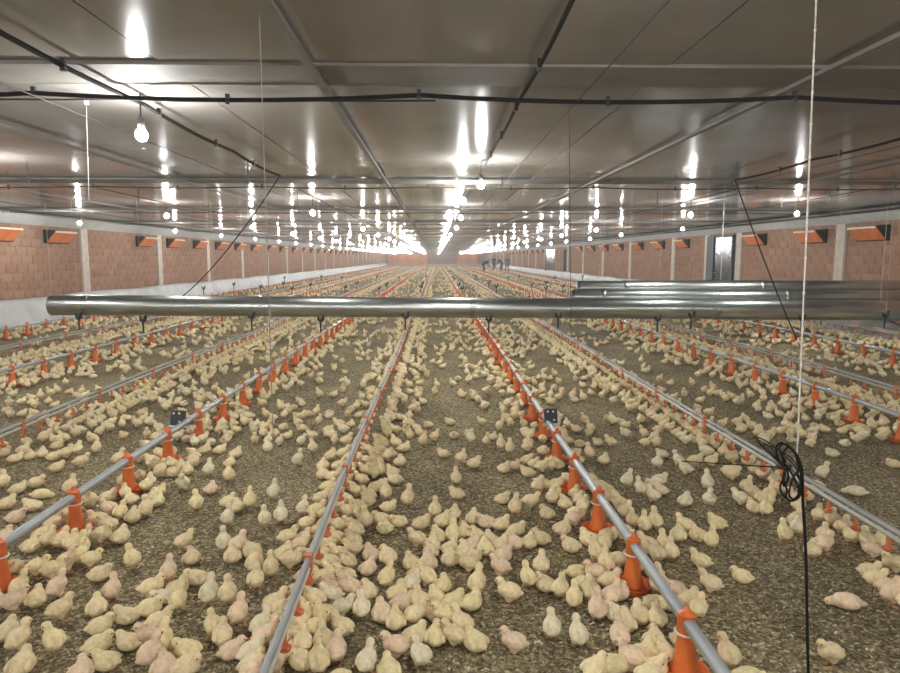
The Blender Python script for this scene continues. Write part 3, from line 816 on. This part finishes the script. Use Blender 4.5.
POSE['P'] = dict(parts=[((-.004, 0, .066), (.055, .038, .038), R(-12)), ((.028, 0, .060), (.032, .033, .032), 0), ((.052, 0, .052), (.021, .018, .020), 0), ((.070, 0, .044), (.022, .0195, .0195), 0),
    ((-.056, 0, .078), (.022, .015, .011), R(-28))] + sym((-.006, .034, .068), (.038, .010, .021), R(-12)) + sym((.0, .018, .040), (.019, .016, .022), 0), head=((.070, 0, .044), 0), legs=.034)
POSE['L'] = dict(parts=[((0, 0, .038), (.053, .045, .040), R(6)), ((.022, 0, .044), (.034, .038, .035), 0), ((.036, 0, .060), (.021, .020, .022), 0), ((.044, 0, .074), (.022, .0195, .0195), 0),
    ((-.050, 0, .036), (.017, .017, .012), R(-8))] + sym((-.006, .040, .038), (.040, .010, .021), 0), head=((.044, 0, .074), 0), legs=None)
POSE['K'] = dict(parts=[((0, 0, .037), (.056, .045, .038), R(4)), ((.024, .004, .042), (.034, .038, .035), 0), ((.038, .010, .056), (.020, .019, .022), 0), ((.040, .022, .070), (.022, .021, .0195), 0),
    ((-.050, 0, .036), (.017, .017, .012), R(-8))] + sym((-.006, .040, .038), (.040, .010, .021), 0), head=((.040, .022, .070), R(95)), legs=None)
POSE['H'] = dict(parts=[((0, 0, .036), (.060, .045, .037), R(0)), ((.030, 0, .036), (.034, .037, .033), 0), ((.056, 0, .030), (.024, .021, .022), 0), ((.074, 0, .024), (.022, .020, .0185), 0),
    ((-.060, 0, .034), (.022, .017, .011), R(-8))] + sym((-.006, .040, .037), (.042, .010, .021), 0), head=((.074, 0, .024), 0), legs=None)

g = MB(); g.tube([(0, 0, 0), (.006, 0, -.001), (.0135, 0, -.0035)], [.0058, .0045, .0008], 7); beak_me = g.mesh('beak', 'beak', True)
g = MB(); g.ball((0, 0, 0), .0032, 7, 5); eye_me = g.mesh('eye', 'eye', True)
g = MB()
g.tube([(0, 0, .036), (-.006, 0, .022), (.002, 0, .004)], [.0048, .0036, .0034], 6)
for a in (-.5, 0, .5): g.tube([(.002, 0, .004), (.002 + .024 * math.cos(a), .024 * math.sin(a), .0022)], [.003, .0016], 5)
g.tube([(.002, 0, .004), (-.011, 0, .0022)], [.003, .0015], 5)
leg_me = g.mesh('leg', 'shank', True)
lite = {}
for k_, P in POSE.items():
    a, b_, c_ = blob('chick', P['parts'], .0042, 4, [0.075, 0.018], fl=.0019)
    a.materials.clear(); a.materials.append(M['fc'])
    P['mesh'] = a
    lite[k_] = []
    for lod, mm in enumerate((b_, c_)):
        mm.calc_loop_triangles()
        v = np.array([x.co[:] for x in mm.vertices]); t = np.array([q.vertices[:] for q in mm.loop_triangles])
        mi = np.zeros(len(t), int)
        hc, hy = P['head']
        extra = MB()
        if lod == 0:
            d_ = Vector((math.cos(hy), math.sin(hy), 0)); n_ = Vector((-d_.y, d_.x, 0)); hb = Vector(hc) + d_ * .018
            extra.add([hb + n_ * .006, hb - n_ * .006, hb + Vector((0, 0, .006)), hb + d_ * .016 + Vector((0, 0, -.003))], [(0, 3, 2), (2, 3, 1), (1, 3, 0)])
            if P['legs']:
                for s in (-1, 1):
                    extra.add([(0.003, s * .016 - .004, .04), (0.003, s * .016 + .004, .04), (0.003, s * .016, .0), (.02, s * .016, .001)], [(0, 1, 2), (0, 2, 3), (1, 3, 2)])
        if extra.v:
            t = np.concatenate([t, np.array(extra.f) + len(v)]); mi = np.concatenate([mi, np.full(len(extra.f), 4)]); v = np.concatenate([v, np.array(extra.v)])
        lite[k_].append((v, t, mi))
    P['mats'] = {}

# chicks of the foreground: feet in the photograph's pixels, heading (0 right, 90 away from the camera), posture, tint
NEAR = """
8 642 90 L c;20 655 60 S c;22 676 90 L c;55 656 135 T y;60 624 45 W c;58 601 60 S p;37 608 100 L c;14 615 30 W p;20 600 60 S y;97 617 120 L c;100 636 20 L c;127 626 170 L c;113 603 90 S p;
100 583 20 L c;133 572 110 S y;98 656 30 L y;107 672 180 L y;150 618 0 L y;151 602 30 W c;130 652 180 L c;152 648 200 W p;153 672 60 S p;82 682 90 L p;92 571 0 W y;80 567 90 S y;38 580 10 W y;55 582 20 W y;66 576 45 S p;
192 566 90 L c;197 587 150 L c;210 608 80 S w;228 607 90 S c;239 629 90 S p;179 614 80 S y;177 598 30 L y;169 585 100 S p;164 606 180 L w;234 563 120 L c;256 593 90 W c;255 577 90 S c;271 581 100 S c;291 573 0 W c;
214 640 110 W c;223 651 100 W c;233 661 20 L p;251 662 45 L w;188 661 150 L y;163 658 90 S y;158 638 30 W c;183 677 0 L c;167 677 90 L p;262 640 45 S w;253 678 60 L c;275 618 30 W c;265 652 40 W p;
300 620 120 S y;303 637 160 W c;305 651 170 W c;292 668 100 S c;306 668 150 L c;277 677 60 S c;330 575 170 W c;335 585 180 W c;328 562 175 W c;340 566 170 W c;320 572 150 S c;325 593 170 W c;337 600 180 W p;351 601 160 W p;363 601 90 L c;
330 609 170 W w;318 613 160 W c;342 621 10 W w;362 622 90 S w;322 633 200 S c;343 643 150 W c;308 628 150 W c;309 643 45 W y;314 656 120 W c;312 671 100 S y;304 660 90 W c;334 668 90 W p;367 677 60 S w;389 681 100 L y;397 662 180 W p;
421 671 120 W w;415 646 30 L c;438 647 90 L y;445 629 170 W y;456 647 150 W c;386 625 100 L p;397 629 90 L y;411 629 45 W c;403 613 0 L p;399 602 40 K y;425 618 100 W c;432 621 90 L p;411 597 60 W w;416 584 20 L c;437 608 120 L y;452 612 30 L y;428 591 150 S y;441 594 60 K y;
387 591 60 S y;368 577 60 L p;388 565 90 L c;371 563 120 L p;412 572 110 L c;428 572 90 L p;431 560 80 L c;450 568 90 L c;469 576 160 W c;468 561 90 K c;501 580 150 W p;528 591 100 S y;541 579 90 W c;545 593 100 L c;596 565 90 S c;577 580 10 H y;585 591 10 H y;601 589 180 W p;
560 602 60 W y;574 612 90 S y;591 607 90 W c;606 624 80 S p;510 607 150 W c;477 598 80 S y;471 612 30 L y;515 658 145 W p;552 642 75 T w;578 650 100 S w;460 642 120 W c;474 652 130 L y;606 678 30 L y;
610 593 0 W c;606 577 90 S c;617 573 0 W c;617 599 30 K p;608 624 100 L w;624 632 90 L c;640 625 90 L c;657 633 80 W c;619 652 100 S p;655 613 0 H y;643 667 30 L y;660 658 60 K c;669 667 90 L c;613 677 0 H y;634 675 140 W p;666 679 30 L y;650 596 90 S p;675 597 150 L p;688 607 0 L c;698 622 60 W y;657 566 120 W c;668 561 90 S c;
701 574 140 W y;711 597 140 W c;742 585 150 L y;728 671 100 S c;847 611 160 H p;830 668 180 W c;894 577 180 W c;
33 554 90 L c;48 551 90 W c;62 553 80 W c;72 555 100 W c;84 549 90 W c;82 562 90 S y;53 534 60 W c;42 542 60 L c;64 527 30 W y;102 547 0 W c;121 545 90 L c;100 531 200 W c;110 519 180 W p;90 511 270 S c;121 523 90 W y;134 524 90 L c;146 520 100 S c;155 502 90 L y;124 490 60 S c;108 504 30 L c;136 495 90 W y;147 493 120 W c;
119 468 45 S c;71 497 60 S c;41 501 10 H y;36 490 20 L c;18 496 30 L c;7 511 60 L c;16 525 10 L p;33 513 160 K c;5 545 90 L p;4 492 90 S c;57 474 10 L c;54 463 0 L c;81 471 40 W c;66 462 60 W c;77 459 90 W c;30 462 90 L c;42 460 120 L c;15 465 20 L c;23 456 60 L c;57 452 0 L c;97 456 90 S c;4 459 60 L c;
160 466 170 L c;172 469 120 L c;182 473 120 L c;187 477 100 L c;173 479 0 L c;194 471 110 S c;161 481 60 S c;158 499 60 L y;157 508 80 L y;209 479 80 S w;211 496 90 L p;183 494 270 S w;197 514 100 S y;229 485 100 S c;230 469 90 L c;236 460 60 L c;228 509 60 L y;238 514 90 L c;249 512 90 S y;228 529 90 S w;265 530 100 S w;281 527 90 S w;274 503 80 S w;303 519 80 S w;268 456 90 S w;298 469 60 S w;
184 553 45 W c;224 555 100 S w;237 559 60 W p;252 560 120 L c;287 549 30 W y;300 553 20 L p;284 562 60 L c;303 563 0 H w;205 456 60 L c;220 456 30 L c;338 550 150 W c;350 537 160 W c;358 517 160 W c;348 522 150 W c;357 501 170 W c;362 489 170 W c;367 480 160 W c;366 470 170 W c;369 458 170 W c;328 556 150 W c;345 510 160 W c;350 497 160 W p;340 537 150 W c;
313 456 100 S c;323 472 80 L c;323 481 90 L c;331 462 60 L c;333 487 30 W c;327 497 30 W y;321 509 30 W c;316 522 30 W c;307 534 30 W c;304 547 60 L p;338 475 30 W c;343 463 30 W c;366 532 90 S c;382 527 180 L c;399 529 160 L c;388 514 0 L y;386 503 100 S c;408 509 80 S c;376 494 30 L c;380 480 90 S c;400 468 60 L c;387 465 45 W c;404 454 20 L c;
435 521 80 S c;421 531 30 L c;444 460 170 L c;456 488 90 S c;457 501 150 L c;443 529 60 L y;454 521 90 L c;439 545 120 L c;432 553 90 L c;418 551 150 W c;452 546 90 S y;450 557 60 L y;461 467 60 W c;474 470 20 L c;501 453 100 S c;510 457 90 S c;527 455 30 W c;527 466 20 L c;504 475 30 L c;514 472 0 L p;528 479 170 L c;534 470 30 L c;541 476 30 W c;550 474 60 W c;558 471 90 L c;
538 497 45 W c;556 491 10 L c;552 508 60 W c;547 521 90 L c;565 511 90 L c;575 499 60 L c;580 507 30 L c;583 516 60 W c;502 506 30 L c;515 518 60 S c;530 512 10 W c;562 537 30 L c;573 530 45 W p;571 554 100 L c;540 547 140 L c;516 538 10 L c;501 532 30 L c;486 530 150 L p;473 526 90 L c;503 553 60 L c;516 551 120 K p;527 550 60 L y;478 545 90 L y;473 554 30 L p;464 540 60 L y;470 563 0 L c;484 557 90 L y;503 564 30 L p;490 548 120 L c;
589 548 120 L y;603 551 30 L y;605 541 0 L c;577 466 120 L c;589 462 90 S c;604 466 60 L c;602 493 140 L c;607 502 130 L c;662 460 180 L w;657 472 60 W w;678 469 100 S w;686 478 130 W w;706 460 130 W w;627 490 45 S w;605 495 150 L c;659 487 10 L w;652 491 160 K w;640 498 100 S w;661 497 170 L c;653 506 110 W w;685 508 45 L w;707 493 90 S w;709 510 60 W w;741 509 150 W w;752 501 150 W c;757 516 90 L c;
644 536 90 S c;655 533 100 S c;678 543 60 L y;686 538 120 W y;697 543 100 L c;717 531 130 L y;711 552 60 S y;619 514 120 W c;625 522 30 W c;632 531 90 W c;611 505 120 W c;648 558 140 W c;667 560 100 S c;725 461 60 W c;733 463 60 W c;741 464 70 W c;748 471 20 W c;
754 479 30 W c;763 484 30 W p;774 489 30 W c;762 518 90 S y;769 505 60 W c;784 545 80 S y;797 539 60 W w;798 516 40 W c;818 526 45 W c;823 546 60 W c;832 531 60 W c;851 548 80 W c;842 539 40 W c;866 553 80 W c;880 550 60 L c;812 558 60 L c;818 498 230 W w;822 482 0 S w;856 498 150 H w;832 459 160 L w;893 470 150 L c
"""
chicks = []
ROTV = {'H': 'H'}
for rec in NEAR.replace('\n', '').split(';'):
    if not rec.strip(): continue
    px, py, hd, po, ti = rec.split()
    p = at_z(float(px), float(py) - 2.0, 0)
    sc = random.uniform(0.85, 0.97)
    if po == 'L' and random.random() < 0.25: po = 'K'
    if po == 'S' and random.random() < 0.25: po = 'T'
    chicks.append([p.x, p.y, float(hd) + random.uniform(-12, 12), po, ti, sc])
# the flock behind and beside: gathered along pipes and in huddles
cell = {}
def free(x, y, dmin):
    i, j = int(x / 0.12), int(y / 0.12)
    for a in (-1, 0, 1):
        for b_ in (-1, 0, 1):
            for (u, v) in cell.get((i + a, j + b_), ()):
                if (u - x) ** 2 + (v - y) ** 2 < dmin * dmin: return False
    return True
def occupy(x, y): cell.setdefault((int(x / 0.12), int(y / 0.12)), []).append((x, y))
for it in range(12):                                     # nudge apart chicks that would share one spot, and off the feeders
    for a in range(len(chicks)):
        for b_ in range(a):
            dx, dy = chicks[a][0] - chicks[b_][0], chicks[a][1] - chicks[b_][1]; dd = math.hypot(dx, dy) + 1e-6
            if dd < 0.082:
                k = (0.082 - dd) * 0.3 / dd
                chicks[a][0] += dx * k; chicks[a][1] += dy * k; chicks[b_][0] -= dx * k; chicks[b_][1] -= dy * k
        for (fx_, fy_, li) in feeders:
            dx, dy = chicks[a][0] - fx_, chicks[a][1] - fy_; dd = math.hypot(dx, dy) + 1e-6
            if dd < 0.115: chicks[a][0] += dx / dd * (0.115 - dd) * 0.6; chicks[a][1] += dy / dd * (0.115 - dd) * 0.6
for c in chicks: occupy(c[0], c[1])
def fill(x, y, hd, po, dmin):
    pp, dd = project([x, y, 0.0])
    if pp[1] < 447 or pp[1] > 700 or not free(x, y, dmin): return
    if any((f[0] - x) ** 2 + (f[1] - y) ** 2 < 0.10 ** 2 for f in feeders): return
    occupy(x, y); chicks.append([x, y, hd, po, random.choices('cyp', (0.8, 0.12, 0.08))[0], random.uniform(0.83, 0.95)])
for X, pr in ((DRINK[2], 0.8), (DRINK[3], 0.35)):
    y = 2.0
    while y < 5.6:
        for s in (-1, 1):
            if random.random() < pr: fill(X + s * random.uniform(0.065, 0.12), y, (180 if s > 0 else 0) + random.uniform(-22, 22), random.choice('WWST'), 0.066)
            if random.random() < pr * 0.4: fill(X + s * random.uniform(0.18, 0.26), y, (180 if s > 0 else 0) + random.uniform(-60, 60), random.choice('WLL'), 0.08)
        y += 0.075
for (x, y, li) in feeders:
    if li in (2, 3, 4) and 1.9 < y < 6.5:
        for k in range(9):
            a = random.uniform(0, 2 * math.pi); rr = random.uniform(0.125, 0.22)
            fill(x + rr * math.cos(a), y + rr * math.sin(a), math.degrees(a) + 180 + random.uniform(-25, 25), random.choice('PWWL'), 0.072)
def tint(): return random.choices('cywp', (0.60, 0.12, 0.24, 0.04))[0]
flock = []
def try_add(x, y, hd, po, dmin=0.078):
    if x < XL + 0.6 or x > XR - 0.9 or y < 1.0 or y > YE - 3: return
    pp, dd = project([x, y, 0.0])
    if -5 < pp[0] < 905 and pp[1] > 449: return          # the foreground is laid out by hand
    if y < 5.5 and pp[1] < 700 and (pp[0] < -300 or pp[0] > 1200): return
    if y < 2.2: return
    if y > 6 and abs(x) > 0.80 * y + 1.0: return
    if y > 15 and random.random() > max(0.38, 1 - (y - 15) / 12): return
    if not free(x, y, dmin): return
    for (fx_, fy_) in fmap.get((round(y / 0.65)), ()):
        if (fx_ - x) ** 2 + (fy_ - y) ** 2 < 0.10 ** 2: return
    occupy(x, y); flock.append([x, y, hd, po, tint(), random.uniform(0.75, 0.87)])
fmap = {}
for (x, y, li) in feeders:
    k0 = round(y / 0.65)
    for k in (k0 - 1, k0, k0 + 1): fmap.setdefault(k, []).append((x, y))
YMAX = 112
for (x, y, li) in feeders:
    if y > YMAX: continue
    n = random.randint(7, 12) if y < 30 else random.randint(5, 8)
    for k in range(n):
        a = random.uniform(0, 2 * math.pi); rr = random.choice((0.15, 0.17, 0.24, 0.3))
        try_add(x + rr * math.cos(a), y + rr * math.sin(a), math.degrees(a) + 180 + random.uniform(-30, 30), random.choice('PWWWLT'))
for X in DRINK:
    y = 2.3
    while y < YMAX:
        for s in (-1, 1):
            if random.random() < 0.92:
                try_add(X + s * random.uniform(0.07, 0.12), y + random.uniform(-.03, .03), (180 if s > 0 else 0) + random.uniform(-25, 25), random.choice('SWWT'), 0.062)
            if random.random() < 0.55:
                try_add(X + s * random.uniform(0.17, 0.36), y + random.uniform(-.05, .05), random.uniform(0, 360), random.choice('WSSTLK'))
        y += 0.085 if y < 30 else 0.13
# huddles between the lines
for _ in range(2100):
    y = 4.2 + (YMAX - 4.2) * random.random() ** 1.25; x = random.uniform(max(XL + 0.7, -0.8 * y - 1), min(XR - 1, 0.8 * y + 1))
    lane = min(FEED, key=lambda q: abs(q - x))
    if random.random() < 0.5: x = lane + random.gauss(0, 0.35)
    k = random.choice((2, 3, 4, 6, 9))
    for i in range(k):
        try_add(x + random.gauss(0, 0.05 + 0.02 * k), y + random.gauss(0, 0.05 + 0.025 * k), random.uniform(0, 360), random.choice('LLKKSWST'))
# singles
for _ in range(10500):
    y = 4.2 + (YMAX - 4.2) * random.random() ** 1.3; x = random.uniform(max(XL + 0.7, -0.8 * y - 1), min(XR - 1, 0.8 * y + 1))
    if noise.noise(Vector((x * 0.9, y * 0.55, 3.1))) < -0.12: continue
    try_add(x, y, random.uniform(0, 360), random.choice('SSSWWTLLK'), 0.09)
for (x0, x1) in ((-3.2, -2.4), (2.3, 3.4)):               # a few beside the frame
    for _ in range(40): try_add(random.uniform(x0, x1), random.uniform(2.2, 4.5), random.uniform(0, 360), random.choice('SWLK'), 0.1)

# 300 nearest in view are individuals
def score(c):
    p, d_ = project([c[0], c[1], 0.05]); return d_ + (0 if -8 < p[0] < 908 and p[1] < 686 else 100)   # those out of the picture last
chicks.sort(key=score)
indiv = chicks[:300]; flock = chicks[300:] + flock
LN = {'S': 'standing upright', 'T': 'standing with head turned', 'W': 'standing', 'P': 'pecking', 'L': 'lying', 'K': 'lying with head turned', 'H': 'lying stretched'}
def facing(h):
    h %= 360
    return 'facing right' if h < 35 or h >= 325 else 'facing away' if h < 145 else 'facing left' if h < 215 else 'facing the camera'
def zone(x, y):
    lines = [(FEED[2], 'left feed line'), (DRINK[2], 'middle drinker line'), (FEED[3], 'right feed line'), (DRINK[3], 'right drinker line')]
    X, n = min(lines, key=lambda q: abs(q[0] - x)); dx = x - X
    if abs(dx) < 0.42: return '%s of the %s' % ('left' if dx < 0 else 'right', n)
    if x < FEED[2]: return 'on litter left of the left feed line'
    if x < DRINK[2]: return 'in the left aisle'
    if x < FEED[3]: return 'in the centre aisle'
    if x < DRINK[3]: return 'in the right aisle'
    return 'on litter right of the right drinker line'
groups = {}
for c in indiv:
    key = '%s chick %s, %s, %s' % (TINT[c[4]], LN[c[3]], facing(c[2]), zone(c[0], c[1]))
    groups.setdefault(key, []).append(c)
for key, cs in groups.items():
    for i, c in enumerate(sorted(cs, key=score)):
        lab = key + (', nearest' if i == 0 else ', %s nearest' % ORD[i])
        wds = lab.split()
        if len(wds) > 16:
            lab = lab.replace(' of the ', ' of ').replace(' in the ', ' in ').replace('on litter ', '').replace('with head turned', 'head turned')
        c.append(lab)
for c in indiv:
    x, y, hd, po, ti, sc, lab = c
    P = POSE[po]
    if ti not in P['mats']:
        me = P['mesh'].copy(); me.name = 'chick'; me.materials.clear(); me.materials.append(M['f' + ti]); P['mats'][ti] = me
    ro = put('chick', P['mats'][ti], None, (x, y, 0.003), (0, 0, R(hd)), sc)
    tag(ro, lab, 'chick', 'chicks on the foreground litter')
    hc, hy = P['head']; hc = Vector(hc); d_ = Vector((math.cos(hy), math.sin(hy), 0)); n_ = Vector((-d_.y, d_.x, 0))
    put('beak', beak_me, ro, hc + d_ * .0195 + Vector((0, 0, -.002)), (0, 0.15, hy))
    for s in (-1, 1):
        put('eye', eye_me, ro, hc + d_ * .011 + n_ * s * .0165 + Vector((0, 0, .004)))
        if P['legs']: put('leg', leg_me, ro, (0.003, s * .017, -0.001), (0, 0, s * 0.15))
# everything further back: one flock
VV = []; TT = []; MI = []; off = 0
tidx = {'c': 0, 'y': 1, 'w': 2, 'p': 3}
for (x, y, hd, po, ti, sc) in [f[:6] for f in flock]:
    lod = 0 if y < 9 else 1
    v, t, mi = lite[po][lod]
    a = R(hd); ca, sa = math.cos(a) * sc, math.sin(a) * sc
    q = np.empty_like(v)
    q[:, 0] = v[:, 0] * ca - v[:, 1] * sa + x; q[:, 1] = v[:, 0] * sa + v[:, 1] * ca + y; q[:, 2] = v[:, 2] * sc + 0.002
    VV.append(q); TT.append(t + off); MI.append(np.where(mi == 4, 4, tidx[ti])); off += len(v)
fo = put('chick_flock', np_mesh('chick_flock', np.concatenate(VV), np.concatenate(TT), ['fc', 'fy', 'fw', 'fp', 'shank'], np.concatenate(MI), True))
tag(fo, 'dense flock of small pale yellow chicks filling the hall behind the foreground', 'chicks', kind='stuff')
print('CHICKS', len(indiv), len(flock), 'flock tris', sum(len(t) for t in TT))

# ================================================================== dusty air of the hall
wn = w.node_tree
vs_ = wn.nodes.new('ShaderNodeVolumeScatter'); vs_.inputs['Density'].default_value = 0.0030; vs_.inputs['Color'].default_value = (0.9, 0.92, 0.9, 1)
wn.links.new(vs_.outputs[0], wn.nodes['World Output'].inputs['Volume'])

# ================================================================== PEOPLE far down the hall
def cap(a, b, r0, r1, n=7):
    a = Vector(a); b = Vector(b); out = []
    for i in range(n + 1):
        t = i / n; r_ = r0 + (r1 - r0) * t; out.append((tuple(a.lerp(b, t)), (r_, r_, r_), 0))
    return out
def hand(p, dr):
    p = Vector(p); dr = Vector(dr).normalized(); sd = Vector((0, 1, 0))
    out = cap(p, p + dr * 0.08, 0.034, 0.03, 3)
    for k, ln_ in zip((-1.5, -0.5, 0.5, 1.5), (0.075, 0.09, 0.085, 0.065)): out += cap(p + dr * 0.08 + sd * 0.018 * k, p + dr * (0.08 + ln_) + sd * 0.02 * k, 0.0105, 0.009, 4)
    out += cap(p + dr * 0.03 + sd * 0.03, p + dr * 0.09 + sd * 0.06, 0.012, 0.010, 3)
    return out
def person(px, py, Y, rz, bend, cloth, label, stride=0.14):
    b = at_y(px, py, Y)
    hip = Vector((-0.10 if bend else 0, 0, 0.90)); tl = 0.52
    d_ = Vector((math.sin(bend), 0, math.cos(bend)))
    sh = hip + d_ * tl; nk = sh + d_ * 0.08; hd = nk + Vector((math.sin(bend * 0.8), 0, math.cos(bend * 0.8))) * 0.16
    P = cap(hip + Vector((0, -.06, 0)), hip + Vector((0, .06, 0)), .13, .13) + cap(hip, sh - d_ * 0.08, .15, .16) + cap(sh + Vector((0, -.15, -.03)), sh + Vector((0, .15, -.03)), .085, .085)
    P += cap(sh, nk + d_ * 0.06, .062, .058)
    P += [(tuple(hd), (.105, .082, .125), -bend * 0.5), (tuple(hd + Vector((.105, 0, -.01))), (.018, .014, .022), 0), (tuple(hd + Vector((0, .085, 0))), (.022, .012, .032), 0), (tuple(hd + Vector((0, -.085, 0))), (.022, .012, .032), 0)]
    for s in (-1, 1):
        kn = Vector((stride * s + 0.03, s * .10, .48)); ft = Vector((stride * s * 1.3 - 0.03, s * .11, .08))
        P += cap(hip + Vector((0, s * .09, -.05)), kn, .092, .065) + cap(kn, ft, .065, .045) + cap(ft + Vector((-.02, 0, -.035)), ft + Vector((.17, 0, -.045)), .045, .036)
        s0 = sh + Vector((0, s * .19, -.03)); el = s0 + Vector((.06 + .1 * math.sin(bend), s * .03, -.28)); wr = el + Vector((.12 + .06 * math.sin(bend), -s * .01, -.22))
        P += cap(s0, el, .055, .045) + cap(el, wr, .043, .032) + hand(wr, wr - el)
    me = blob('person', P, .016, 3)[0]
    me.materials.clear(); me.materials.append(M[cloth]); me.materials.append(M['skin'])
    hands = [Vector((q, 0, 0)) for q in ()]
    wrz = []
    for s in (-1, 1):
        s0 = sh + Vector((0, s * .19, -.03)); el = s0 + Vector((.06 + .1 * math.sin(bend), s * .03, -.28)); wrz.append(el + Vector((.12 + .06 * math.sin(bend), -s * .01, -.22)) * 1.0 + (Vector((.12, 0, -.22)).normalized() * 0.09))
    mi = []
    for f in me.polygons:
        c = f.center; mi.append(1 if (c - hd).length < .14 or min((c - q).length for q in wrz) < .11 else 0)
    me.polygons.foreach_set('material_index', mi)
    o = put('person', me, None, (b.x, Y, 0.0), (0, 0, R(rz)))
    tag(o, label, 'person', 'people far down the hall')
    hm = blob('hair', [(tuple(hd + Vector((-.018, 0, .03))), (.102, .092, .11), 0)], .014, 2)[0]; hm.materials.clear(); hm.materials.append(M['hair'])
    put('hair', hm, o)
    g = MB()
    for s in (-1, 1): g.ball((hd.x + .096, s * .032, hd.z + .012), .011, 6, 5)
    put('eyes', g.mesh('eyes', 'eye'), o)
    g = MB(); g.box(hd.x + .084, hd.x + .096, -.024, .024, hd.z - .062, hd.z - .052); put('mouth', g.mesh('mouth', 'cloth_grey'), o)
person(484, 270, 66.0, 20, R(62), 'cloth_dark', 'person in dark overalls bending forward, leftmost of the four far down the hall', 0.10)
person(494, 268, 74.0, 80, 0.05, 'cloth_dark', 'person in dark clothes standing upright, second from left in the far group')
person(501, 268, 72.0, 160, R(38), 'cloth_dark', 'person in dark clothes leaning to the left in the far group', 0.05)
person(507, 270, 68.0, 100, 0.04, 'cloth_grey', 'person in grey clothes standing upright, rightmost of the far group')
